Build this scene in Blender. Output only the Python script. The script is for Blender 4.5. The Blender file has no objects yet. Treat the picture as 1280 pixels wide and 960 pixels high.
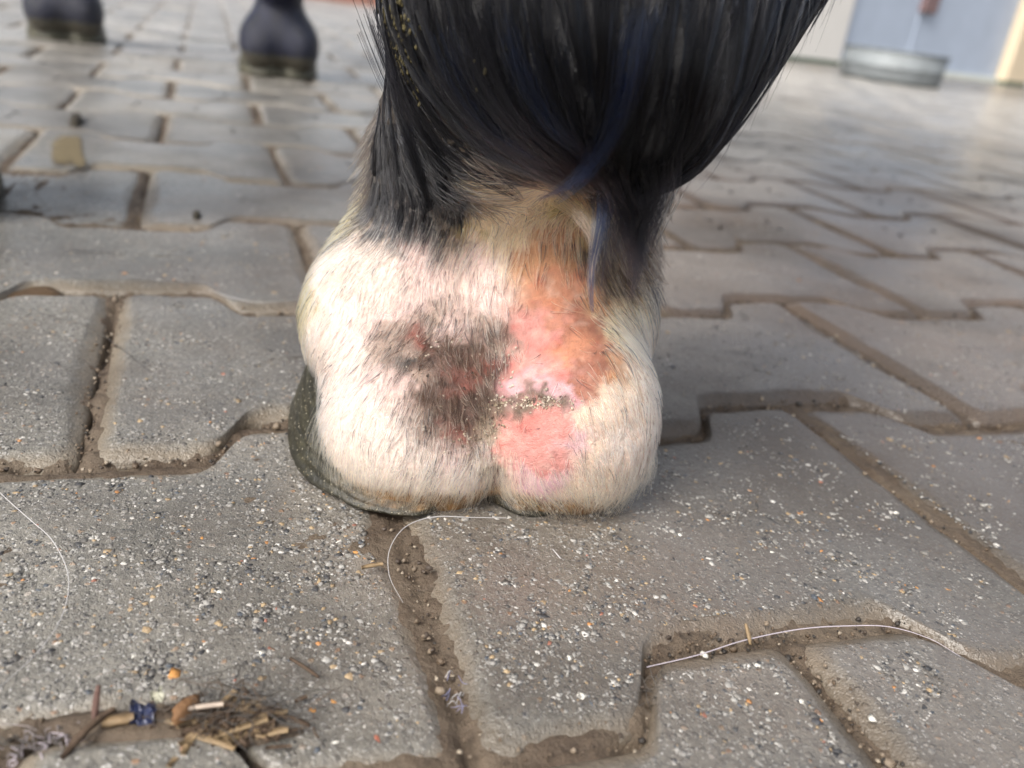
import bpy, bmesh, math, random
import numpy as np
from mathutils import Matrix, Vector
R = math.radians
rng = np.random.default_rng(7)
random.seed(7)
sc = bpy.context.scene
COL = sc.collection

# ------------------------------------------------------------------ camera
F_PX = 1075.0                      # focal length in pixels of a 1280 px wide frame
PITCH, ROLL, YAW, CAM_H = 0.4166, 0.1342, -0.3668, 0.1577


def cam_axes():
    cp, sp = math.cos(PITCH), math.sin(PITCH)
    fw = np.array([0, cp, -sp]); up = np.array([0, sp, cp]); rt = np.array([1., 0, 0])
    c, s = math.cos(ROLL), math.sin(ROLL)
    rt, up = c * rt + s * up, -s * rt + c * up
    c, s = math.cos(YAW), math.sin(YAW)
    Z = np.array([[c, -s, 0], [s, c, 0], [0, 0, 1]])
    return Z @ rt, Z @ up, Z @ fw


RT, UP, FW = cam_axes()
EYE = np.array([0, 0, CAM_H])
cam = bpy.data.cameras.new('camera')
cam_ob = bpy.data.objects.new('camera', cam)
COL.objects.link(cam_ob)
cam.sensor_width = 36
cam.lens = F_PX / 1280 * 36
cam.clip_start = 0.01
cam.clip_end = 400
cam.dof.use_dof = True
cam.dof.focus_distance = 0.262
cam.dof.aperture_fstop = 10.0
M = Matrix.Identity(4)
for i, a in enumerate((RT, UP, -FW)):
    for j in range(3):
        M[j][i] = a[j]
M.translation = Vector(EYE)
cam_ob.matrix_world = M
sc.camera = cam_ob


def at(x, y, d):
    """world point d metres in front of the eye along the surveyed line (x, y)"""
    return EYE + d * ((x - 640) / F_PX * RT - (y - 480) / F_PX * UP + FW)


def floor_at(x, y, z=0.0):
    r = (x - 640) / F_PX * RT - (y - 480) / F_PX * UP + FW
    return EYE + r * ((z - CAM_H) / r[2])


# ------------------------------------------------------------------ light
SUN_EL, SUN_AZ = R(46), R(238)      # compass azimuth of the sun (0 = +Y, 90 = +X)
world = bpy.data.worlds.new('World'); sc.world = world
world.use_nodes = True
wn = world.node_tree.nodes; wl = world.node_tree.links
bg = wn['Background']
sky = wn.new('ShaderNodeTexSky')
sky.sky_type = 'NISHITA'; sky.sun_disc = False
sky.sun_elevation = SUN_EL; sky.sun_rotation = SUN_AZ
sky.air_density = 1.0; sky.dust_density = 5.0; sky.ozone_density = 1.0
hsv = wn.new('ShaderNodeHueSaturation'); hsv.inputs['Saturation'].default_value = 0.42   # thin overcast
wl.new(sky.outputs[0], hsv.inputs['Color']); wl.new(hsv.outputs[0], bg.inputs[0])
bg.inputs[1].default_value = 0.10
sun = bpy.data.lights.new('sun', 'SUN'); sun_ob = bpy.data.objects.new('sun', sun)
COL.objects.link(sun_ob)
sun.energy = 1.5; sun.angle = R(25); sun.color = (1.0, 0.95, 0.87)
sd = Vector((math.sin(SUN_AZ) * math.cos(SUN_EL), math.cos(SUN_AZ) * math.cos(SUN_EL), math.sin(SUN_EL)))
sun_ob.rotation_euler = sd.to_track_quat('Z', 'Y').to_euler()
sun_ob.location = (0, 0, 6)
sc.view_settings.view_transform = 'Standard'
sc.view_settings.look = 'None'
sc.view_settings.exposure = 1.27
sc.view_settings.gamma = 1.0
sc.render.hair_type = 'STRAND'
sc.cycles_curves.shape = 'RIBBONS'
sc.cycles.use_denoising = True


# ------------------------------------------------------------------ helpers
def tag(o, label=None, cat=None, group=None, kind=None):
    if label: o['label'] = label
    if cat: o['category'] = cat
    if group: o['group'] = group
    if kind: o['kind'] = kind
    return o


def link(name, me, parent=None, mat=None):
    o = bpy.data.objects.new(name, me)
    COL.objects.link(o)
    if parent is not None: o.parent = parent
    if mat is not None and me is not None:
        me.materials.clear(); me.materials.append(mat)
    return o


def empty(name, loc=(0, 0, 0), rz=0):
    o = bpy.data.objects.new(name, None); COL.objects.link(o)
    o.location = loc; o.rotation_euler = (0, 0, rz); o.empty_display_size = 0.05
    return o


def mesh(name, v, f, smooth=True):
    me = bpy.data.meshes.new(name)
    v = np.asarray(v, np.float32)
    if isinstance(f, np.ndarray):
        n = len(f); k = f.shape[1]
        me.vertices.add(len(v)); me.vertices.foreach_set('co', v.ravel())
        me.loops.add(n * k); me.loops.foreach_set('vertex_index', f.astype(np.int32).ravel())
        me.polygons.add(n)
        me.polygons.foreach_set('loop_start', np.arange(0, n * k, k, dtype=np.int32))
        me.polygons.foreach_set('loop_total', np.full(n, k, np.int32))
        me.update(calc_edges=True)
        me.validate()
    else:
        me.from_pydata([tuple(map(float, p)) for p in v], [], f)
    if smooth:
        me.polygons.foreach_set('use_smooth', np.ones(len(me.polygons), bool))
    me.update()
    return me


def vcol(me, name, rgb):
    a = me.attributes.new(name, 'FLOAT_COLOR', 'POINT')
    c = np.ones((len(me.vertices), 4), np.float32); c[:, :3] = rgb
    a.data.foreach_set('color', c.ravel())


def vval(me, name, v):
    a = me.attributes.new(name, 'FLOAT', 'POINT')
    a.data.foreach_set('value', np.asarray(v, np.float32))


def hash3(i, j, k):
    n = (i.astype(np.int64) * 374761393 + j.astype(np.int64) * 668265263 + k.astype(np.int64) * 2147483647 + 1013)
    n = (n ^ (n >> 13)) * 1274126177
    n = n & 0x7fffffff
    n = (n ^ (n >> 16)) & 0xffff
    return n / 32767.5 - 1.0


def noise(p, scale=1.0, seed=0):
    p = np.asarray(p, np.float64) * scale + seed * 17.31
    i = np.floor(p).astype(np.int64); f = p - i
    f = f * f * (3 - 2 * f)
    out = 0
    for a in (0, 1):
        for b in (0, 1):
            for c in (0, 1):
                w = (f[..., 0] if a else 1 - f[..., 0]) * (f[..., 1] if b else 1 - f[..., 1]) * (f[..., 2] if c else 1 - f[..., 2])
                out = out + w * hash3(i[..., 0] + a, i[..., 1] + b, i[..., 2] + c)
    return out


def fbm(p, scale, oct=4, seed=0):
    o = 0; a = 1.0; t = 0
    for k in range(oct):
        o = o + a * noise(p, scale * 2 ** k, seed + k); t += a; a *= 0.5
    return o / t


def sstep(a, b, x):
    t = np.clip((x - a) / (b - a), 0, 1)
    return t * t * (3 - 2 * t)


# node helpers
class NT:
    def __init__(s, name):
        s.m = bpy.data.materials.new(name); s.m.use_nodes = True
        s.t = s.m.node_tree; s.n = s.t.nodes; s.l = s.t.links
        s.b = s.n['Principled BSDF']; s.out = s.n['Material Output']

    def new(s, typ, **kw):
        n = s.n.new(typ)
        for k, v in kw.items(): setattr(n, k, v)
        return n

    def put(s, sock, v):
        if hasattr(v, 'is_linked') or hasattr(v, 'links'): s.l.new(v, sock)
        else: sock.default_value = v

    def coord(s):
        return s.new('ShaderNodeTexCoord').outputs['Object']

    def geo(s):
        return s.new('ShaderNodeNewGeometry').outputs['Position']

    def noise(s, vec, scale, detail=4, rough=0.55):
        n = s.new('ShaderNodeTexNoise'); s.put(n.inputs['Vector'], vec)
        n.inputs['Scale'].default_value = scale; n.inputs['Detail'].default_value = detail
        n.inputs['Roughness'].default_value = rough
        return n.outputs['Fac']

    def vor(s, vec, scale, feature='F1', out='Distance', rnd=1.0):
        n = s.new('ShaderNodeTexVoronoi', feature=feature); s.put(n.inputs['Vector'], vec)
        n.inputs['Scale'].default_value = scale; n.inputs['Randomness'].default_value = rnd
        return n.outputs[out]

    def ramp(s, fac, stops, interp='LINEAR'):
        n = s.new('ShaderNodeValToRGB'); s.put(n.inputs[0], fac)
        e = n.color_ramp.elements; n.color_ramp.interpolation = interp
        while len(e) < len(stops): e.new(0.5)
        for q, (p, c) in zip(e, stops):
            q.position = p
            q.color = (c, c, c, 1) if isinstance(c, (int, float)) else (*c, 1)
        return n.outputs['Color']

    def mix(s, fac, a, b, blend='MIX'):
        n = s.new('ShaderNodeMix', data_type='RGBA', blend_type=blend)
        s.put(n.inputs[0], fac)
        for q, v in ((n.inputs[6], a), (n.inputs[7], b)):
            s.put(q, (*v, 1) if isinstance(v, tuple) and len(v) == 3 else v)
        return n.outputs[2]

    def math(s, op, a, b=0.0, clamp=False):
        n = s.new('ShaderNodeMath', operation=op, use_clamp=clamp)
        s.put(n.inputs[0], a); s.put(n.inputs[1], b)
        return n.outputs[0]

    def attr(s, name, out='Color'):
        n = s.new('ShaderNodeAttribute', attribute_name=name)
        return n.outputs[out]

    def bump(s, h, dist, strength=1.0, normal=None):
        n = s.new('ShaderNodeBump'); s.put(n.inputs['Height'], h)
        n.inputs['Distance'].default_value = dist; n.inputs['Strength'].default_value = strength
        if normal is not None: s.l.new(normal, n.inputs['Normal'])
        return n.outputs[0]

    def set(s, **kw):
        for k, v in kw.items():
            s.put(s.b.inputs[k.replace('_', ' ')], v if not (isinstance(v, tuple) and len(v) == 3) else (*v, 1))
        return s.m


# ------------------------------------------------------------------ materials
MUD_ZONE = 0.95


def mat_paver(wet=True):
    t = NT('worn_concrete')
    p = t.geo()
    rnd = t.new('ShaderNodeObjectInfo').outputs['Random']
    rim = t.attr('rim', 'Fac')
    # cement paste
    n1 = t.noise(p, 22, 5, 0.6)
    n2 = t.noise(p, 420, 3, 0.6)
    n3 = t.noise(p, 1500, 2, 0.5)
    paste = t.mix(n1, (0.125, 0.116, 0.098), (0.315, 0.300, 0.266))
    paste = t.mix(t.math('MULTIPLY', t.ramp(n2, [(0.35, 0.0), (0.7, 1.0)]), 0.75), paste, (0.070, 0.067, 0.062))
    # small aggregate of several sizes, each chip with a colour of its own
    wob = t.new('ShaderNodeVectorMath', operation='ADD')
    nz = t.new('ShaderNodeTexNoise'); t.put(nz.inputs['Vector'], p); nz.inputs['Scale'].default_value = 700
    sc_ = t.new('ShaderNodeVectorMath', operation='SCALE'); t.l.new(nz.outputs['Color'], sc_.inputs[0]); sc_.inputs['Scale'].default_value = 0.0016
    t.l.new(p, wob.inputs[0]); t.l.new(sc_.outputs[0], wob.inputs[1])
    q = wob.outputs[0]
    col = paste
    hgt = None
    for scale, lim, stops in (
            (900, 0.36, [(0, (0.035, 0.035, 0.036)), (0.3, (0.14, 0.135, 0.12)), (0.55, (0.36, 0.35, 0.33)), (0.85, (0.58, 0.57, 0.55)), (1, (0.12, 0.10, 0.08))]),
            (430, 0.34, [(0, (0.05, 0.05, 0.052)), (0.25, (0.20, 0.185, 0.16)), (0.5, (0.12, 0.115, 0.105)), (0.75, (0.42, 0.41, 0.39)), (0.93, (0.30, 0.20, 0.12)), (1, (0.30, 0.16, 0.09))])):
        d = t.vor(q, scale); c = t.vor(q, scale, out='Color')
        sep = t.new('ShaderNodeSeparateColor'); t.l.new(c, sep.inputs[0])
        mask = t.ramp(t.math('ADD', d, t.math('MULTIPLY', sep.outputs[1], 0.30)), [(lim, 1.0), (lim + 0.12, 0.0)])
        mask = t.math('MULTIPLY', mask, t.ramp(rim, [(0.35, 1.0), (0.9, 0.25)]))
        cc = t.ramp(sep.outputs[0], stops)
        col = t.mix(t.math('MULTIPLY', mask, 0.85), col, cc)
        hgt = mask if hgt is None else t.math('ADD', hgt, t.math('MULTIPLY', mask, 2.0))
    # dirty tan margin where the chamfer collects mud
    rn = t.noise(p, 120, 4, 0.6)
    rimf = t.math('MULTIPLY', t.ramp(t.math('ADD', rim, t.math('MULTIPLY', t.math('SUBTRACT', rn, 0.5), 0.7)), [(0.35, 0.0), (0.75, 1.0)]), 0.72)
    tan = t.mix(n2, (0.15, 0.118, 0.082), (0.26, 0.215, 0.155))
    col = t.mix(rimf, col, tan)
    # mud washed over the stones in broad patches
    mud = t.math('MULTIPLY', t.ramp(t.noise(p, 4.2, 4, 0.6), [(0.46, 0.0), (0.66, 1.0)]), 0.30)
    # the muddy ground on the right of the near hoof, towards the yard wall
    mp = t.new('ShaderNodeMapping'); t.l.new(p, mp.inputs[0])
    mp.inputs['Location'].default_value = (-0.87, -0.80, 0); mp.inputs['Scale'].default_value = (1.5, 1.5, 0)
    lnn_ = t.new('ShaderNodeVectorMath', operation='LENGTH'); t.l.new(mp.outputs[0], lnn_.inputs[0])
    zone = t.ramp(t.math('ADD', lnn_.outputs['Value'], t.math('MULTIPLY', t.math('SUBTRACT', t.noise(p, 9, 4, 0.65), 0.5), 0.9)), [(0.55, 1.0), (1.0, 0.0)])
    mud = t.math('MAXIMUM', mud, t.math('MULTIPLY', zone, MUD_ZONE))
    col = t.mix(mud, col, t.mix(n2, (0.078, 0.052, 0.035), (0.158, 0.112, 0.080)))
    # dry pale dust towards the wall; sky gloss put into the far yard's colour
    dist = t.new('ShaderNodeVectorMath', operation='DISTANCE'); t.l.new(p, dist.inputs[0]); dist.inputs[1].default_value = (3.2, 2.6, 0)
    dust_gloss = t.ramp(t.math('ADD', t.math('MULTIPLY', dist.outputs['Value'], 0.4), t.math('MULTIPLY', t.math('SUBTRACT', t.noise(p, 2.2, 4, 0.6), 0.5), 0.5)), [(0.58, 0.85), (0.84, 0.0)])
    d2 = t.new('ShaderNodeVectorMath', operation='DISTANCE'); t.l.new(p, d2.inputs[0]); d2.inputs[1].default_value = (0.0, 4.2, 0)
    dust_gloss = t.math('MAXIMUM', dust_gloss, t.ramp(t.math('ADD', t.math('MULTIPLY', d2.outputs['Value'], 0.25), t.math('MULTIPLY', t.math('SUBTRACT', t.noise(p, 3.1, 4, 0.6), 0.5), 0.3)), [(0.55, 0.6), (0.88, 0.0)]))
    col = t.mix(dust_gloss, col, t.mix(n1, (0.36, 0.34, 0.31), (0.46, 0.44, 0.41)))
    tone = t.math('ADD', t.math('MULTIPLY', rnd, 0.28), 0.86)
    soak_shade = t.ramp(t.noise(p, 7.5, 4, 0.6), [(0.43, 0.0), (0.60, 0.48)])      # water soaked into the concrete
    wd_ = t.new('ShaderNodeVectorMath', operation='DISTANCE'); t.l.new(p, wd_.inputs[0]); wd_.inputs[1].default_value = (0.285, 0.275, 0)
    damp_shade = t.ramp(t.math('ADD', t.math('MULTIPLY', wd_.outputs['Value'], 5.0), t.math('MULTIPLY', t.math('SUBTRACT', t.noise(p, 14, 4, 0.65), 0.5), 0.8)), [(0.35, 0.55), (0.95, 0.0)])  # damp right of the hoof, with shade and reflection put into the colour
    soak_shade = t.math('MAXIMUM', soak_shade, damp_shade)
    col = t.mix(soak_shade, col, (0.03, 0.028, 0.025))
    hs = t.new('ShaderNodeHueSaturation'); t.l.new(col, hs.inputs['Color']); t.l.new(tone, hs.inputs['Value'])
    h = t.math('ADD', t.math('MULTIPLY', hgt, 0.25), t.math('ADD', t.math('MULTIPLY', n2, 0.8), t.math('MULTIPLY', n3, 0.45)))
    nrm = t.bump(h, 0.0011, 0.75)
    # damp film in broad patches
    wetp = t.ramp(t.noise(p, 5.5, 3, 0.55), [(0.28, 0.0), (0.55, 1.0)])
    rough = t.math('SUBTRACT', 0.60, t.math('MULTIPLY', wetp, 0.30))
    rough = t.math('ADD', rough, t.math('MULTIPLY', t.math('SUBTRACT', n2, 0.5), 0.3))
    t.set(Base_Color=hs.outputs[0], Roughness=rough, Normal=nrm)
    t.b.inputs['Specular IOR Level'].default_value = 0.5
    t.b.inputs['Coat Weight'].default_value = 0.25
    t.b.inputs['Coat Roughness'].default_value = 0.22
    t.l.new(t.math('MULTIPLY', t.math('ADD', t.math('MULTIPLY', wetp, 0.7), 0.2), t.ramp(rim, [(0.1, 1.0), (0.5, 0.15)])), t.b.inputs['Coat Weight'])
    cn = t.bump(t.math('ADD', n2, t.math('MULTIPLY', hgt, 0.2)), 0.0006, 0.6)
    t.l.new(cn, t.b.inputs['Coat Normal'])
    return t.m


def mat_soil():
    t = NT('joint_soil')
    p = t.geo()
    n = t.noise(p, 300, 5, 0.7); n2 = t.noise(p, 40, 3)
    c = t.mix(n, (0.022, 0.015, 0.010), (0.115, 0.080, 0.052))
    c = t.mix(t.ramp(n2, [(0.4, 0.0), (0.7, 0.6)]), c, (0.16, 0.125, 0.088))
    return t.set(Base_Color=c, Roughness=0.7, Normal=t.bump(n, 0.002, 0.9))


def mat_vcol(name, attr='tint', rough=0.5, bump=None, sss=0, spec=0.5, coat=0):
    t = NT(name)
    c = t.attr(attr)
    t.set(Base_Color=c, Roughness=rough)
    t.b.inputs['Specular IOR Level'].default_value = spec
    t.b.inputs['Coat Weight'].default_value = coat
    if bump:
        p = t.geo()
        t.l.new(t.bump(t.noise(p, bump[0], 4, 0.65), bump[1], 1.0), t.b.inputs['Normal'])
    if sss:
        t.b.inputs['Subsurface Weight'].default_value = sss
        t.b.inputs['Subsurface Radius'].default_value = (1.0, 0.35, 0.2)
        t.b.inputs['Subsurface Scale'].default_value = 0.0025
    return t.m


def mat_hair(name, rough, rrough, tint='tint', ior=1.5):
    t = NT(name)
    h = t.new('ShaderNodeBsdfHairPrincipled')
    h.model = 'CHIANG'; h.parametrization = 'COLOR'
    t.l.new(t.attr(tint), h.inputs['Color'])
    h.inputs['Roughness'].default_value = rough
    h.inputs['Radial Roughness'].default_value = rrough
    h.inputs['Random Roughness'].default_value = 0.2
    h.inputs['IOR'].default_value = ior
    t.l.new(h.outputs[0], t.out.inputs['Surface'])
    return t.m


MAT_PAVER = mat_paver()
MAT_SOIL = mat_soil()

# ------------------------------------------------------------------ pavement
LEN, ROW, STEP = 0.20, 0.1471, 0.0134
U0, V0 = 0.0554, 0.2934
HALF_GAP = 0.0017


def row_line(u, k):
    """height (in Y) of the wavy long joint number k at u (metres along the row)"""
    ph = (u - U0) / LEN + 0.5 * (np.asarray(k) % 2)
    ph = ph - np.floor(ph)                       # 0 or 1: a joint of the nearer row lies here
    a = np.abs(ph - 0.5)                         # 0 in the middle, .5 at that joint
    w = sstep(0.215, 0.285, a) * 2 - 1           # -1 .. 1
    return V0 - k * ROW + w * STEP


# short joints as surveyed (row: list of (index, x shift at far end, x shift at near end)), others by the bond
JOINT_SHIFT = {(0, 0): (0.0, 0.0), (0, 1): (0.004, 0.004), (-1, 1.5): (-0.003, -0.004), (-1, -0.5): (-0.001, 0.003)}


def joint_x(k, m, v):
    """x of short joint m of row k at 0 (far) .. 1 (near)"""
    rs = np.random.default_rng(abs(int(k * 131 + m * 2 * 17 + 9999)))
    a, b = rs.normal(0, 0.0012, 2)
    if (k, m) in JOINT_SHIFT: a, b = JOINT_SHIFT[(k, m)]
    return U0 + m * LEN + a * (1 - v) + b * v


def paver_outline(k, m, nl, ns):
    """stone of row k between short joints m and m+1, counter-clockwise, world xy"""
    xl0, xl1 = joint_x(k, m, 0) + HALF_GAP, joint_x(k, m, 1) + HALF_GAP
    xr0, xr1 = joint_x(k, m + 1, 0) - HALF_GAP, joint_x(k, m + 1, 1) - HALF_GAP
    t = np.linspace(0, 1, nl, endpoint=False)
    near = np.stack([xl1 + (xr1 - xl1) * t, row_line(xl1 + (xr1 - xl1) * t, k + 1) + HALF_GAP], 1)
    far = np.stack([xr0 + (xl0 - xr0) * t, row_line(xr0 + (xl0 - xr0) * t, k) - HALF_GAP], 1)
    s = np.linspace(0, 1, ns, endpoint=False)[:, None]
    cr, cl = near[0] * 0 + [xr1, row_line(np.array(xr1), k + 1) + HALF_GAP], [xl0, row_line(np.array(xl0), k) - HALF_GAP]
    right = np.array(cr) + (far[0] - np.array(cr)) * s
    left = np.array(cl) + (near[0] - np.array(cl)) * s
    P = np.concatenate([near, right, far, left])
    return P


def round_corners(P, n):
    for _ in range(n):
        P = 0.25 * np.roll(P, 1, 0) + 0.5 * P + 0.25 * np.roll(P, -1, 0)
    return P


SETTLE = {}


def paver_mesh(k, m, fine):
    if fine:
        P = round_corners(paver_outline(k, m, 72, 44), 4)
        rings = [(0, -0.030), (0.0, -0.0065), (0.0007, -0.0040), (0.0020, -0.0030), (0.0040, -0.0021), (0.0060, -0.0012), (0.0078, -0.0004), (0.0088, -0.00008), (0.0105, 0), (0.014, 0)]
    else:
        P = round_corners(paver_outline(k, m, 22, 6), 1)
        rings = [(0, -0.030), (0.0, -0.0055), (0.0015, -0.0032), (0.0078, -0.0003), (0.012, 0)]
    c = P.mean(0); n = len(P)
    Q = P.copy()
    Q[:, 0] = np.clip(P[:, 0], c[0] - 0.030, c[0] + 0.030); Q[:, 1] = c[1]
    D = Q - P; dl = np.linalg.norm(D, axis=1, keepdims=True)
    V = []; rim = []
    seed = (abs(int(k * 37 + m * 2 * 11)) % 97)
    d_in = rings[-1][0]
    rings = rings + [(d_in, 0, t) for t in ((0.12, 0.24, 0.36, 0.48, 0.6, 0.72, 0.84, 0.95) if fine else (0.5, 0.86))]
    for rg in rings:
        d, z = rg[0], rg[1]
        dd = d
        if fine and 0 < d < 0.012:               # ragged, worn arris
            w = fbm(np.c_[P, np.zeros(n)], 45, 4, seed)
            dd = np.clip(d * (1 + 0.42 * w), 0.0002, None)[:, None]
        xy = P + D / dl * dd
        if len(rg) == 3: xy = xy + (Q - xy) * rg[2]
        zz = np.full(n, z, float)
        if fine:
            q = np.c_[xy, np.zeros(n)]
            tin = rg[2] if len(rg) == 3 else 0.0
            zz += (0.0009 * fbm(q, 28, 2, 3) + 0.0005 * fbm(q, 110, 2, 5) * max(0, 1 - tin / 0.6)) * (1 if d > 0.0005 else 0.4)
            if d == 0:
                xy = xy + D / dl * (0.0009 * fbm(q, 120, 3, seed + 2))[:, None]
        V.append(np.c_[xy, zz]); rim.append(np.full(n, max(0, 1 - d / 0.0135)))
    V = np.concatenate(V); rim = np.concatenate(rim)
    nr = len(rings)
    i = np.arange(n); j = (i + 1) % n
    quads = np.concatenate([np.stack([r * n + i, r * n + j, (r + 1) * n + j, (r + 1) * n + i], 1) for r in range(nr - 1)])
    last = (nr - 1) * n
    V = np.vstack([V, [[c[0], c[1], 0.0009 * fbm(np.array([[c[0], c[1], 0.0]]), 28, 2, 3)[0] if fine else 0.0]]]); rim = np.append(rim, 0)
    tris = np.stack([last + i, last + j, np.full(n, len(V) - 1)], 1)
    faces = [tuple(q) for q in quads.tolist()] + [tuple(q) for q in tris.tolist()]
    org = np.array([c[0], c[1], 0.0])
    # each stone settled a little unevenly
    rs = np.random.default_rng(seed + 500)
    tilt = rs.normal(0, 0.004 if not fine else 0.003, 2); dz = rs.normal(0, 0.0006)
    SETTLE[(k, m)] = (c, tilt, dz)
    V[:, 2] += (V[:, 0] - c[0]) * tilt[0] + (V[:, 1] - c[1]) * tilt[1] + dz
    me = mesh('paver', V - org, faces)
    vval(me, 'rim', rim)
    return me, org


ground = link('ground', mesh('ground', [(-150, -150, -0.05), (150, -150, -0.05), (150, 150, -0.05), (-150, 150, -0.05)], [(0, 1, 2, 3)], False), None, MAT_SOIL)
tag(ground, kind='structure')
pavement = empty('pavement'); tag(pavement, kind='structure')


def soil_bed():
    xs = np.concatenate([np.arange(-3, -0.5, 0.05), np.arange(-0.45, 0.85, 0.0022), np.arange(0.85, 9, 0.06)])
    ys = np.concatenate([np.arange(-1.5, 0.08, 0.05), np.arange(0.08, 0.62, 0.0022), np.arange(0.62, 9, 0.03)])
    X, Y = np.meshgrid(xs, ys, indexing='ij')
    q = np.stack([X, Y, X * 0], -1)
    Z = -0.0029 + 0.0016 * fbm(q, 60, 3, 1) + 0.0020 * fbm(q, 260, 3, 2)
    k = np.round((V0 - Y) / ROW).astype(int)
    e1 = np.abs(row_line(X, k) - Y)
    kr = np.where(Y > row_line(X, k), k - 1, k)
    fr_ = (X - U0) / LEN - 0.5 * (kr % 2)
    e2 = np.abs(fr_ - np.round(fr_)) * LEN
    e = np.minimum(e1, e2)
    crack = np.exp(-((e + 0.0012 * noise(q, 90, 7)) / 0.0016) ** 2) * sstep(-0.25, 0.35, fbm(q, 35, 3, 8))
    Z = Z - 0.0075 * crack
    nx, ny = X.shape
    idx = np.arange(nx * ny).reshape(nx, ny)
    f = np.stack([idx[:-1, :-1], idx[1:, :-1], idx[1:, 1:], idx[:-1, 1:]], -1).reshape(-1, 4)
    o = link('joint_soil', mesh('joint_soil', np.stack([X, Y, Z], -1).reshape(-1, 3), f), pavement, MAT_SOIL)
    tag(o, kind='stuff')


soil_bed()
cands = []
for k in range(-48, 3):
    for mi in range(-14, 42):
        m = mi + (0.5 if k % 2 else 0.0)
        cx, cy = U0 + (m + 0.5) * LEN, V0 - (k + 0.5) * ROW
        r = np.array([cx, cy, 0]) - EYE
        d = r @ FW
        if d < 0.03: 
            if abs(cx) < 0.5 and cy > -0.3: cands.append((0.5, k, m, cx, cy))
            continue
        px, py = 640 + F_PX * (r @ RT) / d, 480 - F_PX * (r @ UP) / d
        s = F_PX * 0.16 / d
        if px < -s * 1.2 - 60 or px > 1280 + s * 1.2 + 60 or py > 960 + s * 1.5 or py < -60: continue
        cands.append((d, k, m, cx, cy))
cands.sort()
far_bm = []
for i, (d, k, m, cx, cy) in enumerate(cands):
    me, org = paver_mesh(k, m, d < 0.75 and i < 60)
    if i < 300:
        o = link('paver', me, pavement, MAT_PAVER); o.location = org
    else:
        far_bm.append((me, org))
if far_bm:
    V = []; Fc = []; rims = []; b = 0
    for me, org in far_bm:
        n = len(me.vertices); co = np.empty(n * 3, np.float32); me.vertices.foreach_get('co', co)
        V.append(co.reshape(-1, 3) + org)
        rr = np.empty(n, np.float32); me.attributes['rim'].data.foreach_get('value', rr); rims.append(rr)
        Fc += [tuple(q + b for q in p.vertices) for p in me.polygons]; b += n
        bpy.data.meshes.remove(me)
    me = mesh('far_pavers', np.concatenate(V), Fc); vval(me, 'rim', np.concatenate(rims))
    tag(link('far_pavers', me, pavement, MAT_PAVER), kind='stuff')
print('pavers', len(cands))

# ------------------------------------------------------------------ horse: implicit body
GX = np.unique(np.round(np.concatenate([np.arange(-0.6, -0.34, 0.02), np.arange(-0.34, -0.02, 0.005), np.arange(-0.02, 0.235, 0.002), np.arange(0.235, 0.5, 0.02)]), 4))
GY = np.unique(np.round(np.concatenate([np.arange(-0.4, 0.12, 0.02), np.arange(0.12, 0.42, 0.002), np.arange(0.42, 1.36, 0.012), np.arange(1.36, 1.95, 0.006), np.arange(1.95, 3.0, 0.025)]), 4))
GZ = np.unique(np.round(np.concatenate([np.arange(-0.012, 0.24, 0.002), np.arange(0.24, 0.40, 0.008), np.arange(0.40, 2.1, 0.022)]), 4))
FIELD = np.full((len(GX), len(GY), len(GZ)), 0.06, np.float32)


def _box(lo, hi):
    s = []
    for g, a, b in zip((GX, GY, GZ), lo, hi):
        s.append(slice(max(0, np.searchsorted(g, a) - 1), min(len(g), np.searchsorted(g, b) + 2)))
    return tuple(s)


def _grid(s):
    return (GX[s[0]][:, None, None].astype(np.float32), GY[s[1]][None, :, None].astype(np.float32), GZ[s[2]][None, None, :].astype(np.float32))


def smin(a, b, k):
    h = np.maximum(k - np.abs(a - b), 0) / k
    return np.minimum(a, b) - h * h * k * 0.25


def cone(p, rp, q, rq, k=0.02, sub=False):
    p, q = np.asarray(p, float), np.asarray(q, float)
    mg = 0.062 + k
    s = _box(np.minimum(p - rp, q - rq) - mg, np.maximum(p + rp, q + rq) + mg)
    x, y, z = _grid(s)
    ba = q - p; L2 = max(ba @ ba, 1e-9)
    h = np.clip(((x - p[0]) * ba[0] + (y - p[1]) * ba[1] + (z - p[2]) * ba[2]) / L2, 0, 1)
    d = np.sqrt((x - p[0] - ba[0] * h) ** 2 + (y - p[1] - ba[1] * h) ** 2 + (z - p[2] - ba[2] * h) ** 2) - (rp + (rq - rp) * h)
    FIELD[s] = -smin(-FIELD[s], d, k) if sub else smin(FIELD[s], d, k)


def ell(c, r, k=0.02, rz=0.0, sub=False):
    c = np.asarray(c, float); r = np.broadcast_to(np.asarray(r, float), (3,))
    mg = 0.062 + k; m = r.max()
    s = _box(c - m - mg, c + m + mg)
    x, y, z = _grid(s)
    ca, sa = math.cos(rz), math.sin(rz)
    X, Y, Zz = (x - c[0]) * ca + (y - c[1]) * sa, -(x - c[0]) * sa + (y - c[1]) * ca, z - c[2]
    k0 = np.sqrt((X / r[0]) ** 2 + (Y / r[1]) ** 2 + (Zz / r[2]) ** 2)
    k1 = np.sqrt((X / r[0] ** 2) ** 2 + (Y / r[1] ** 2) ** 2 + (Zz / r[2] ** 2) ** 2)
    d = (k0 * (k0 - 1) / np.maximum(k1, 1e-6)).astype(np.float32)
    FIELD[s] = -smin(-FIELD[s], d, k) if sub else smin(FIELD[s], d, k)


def px(n, d):
    return n * d / F_PX


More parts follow.
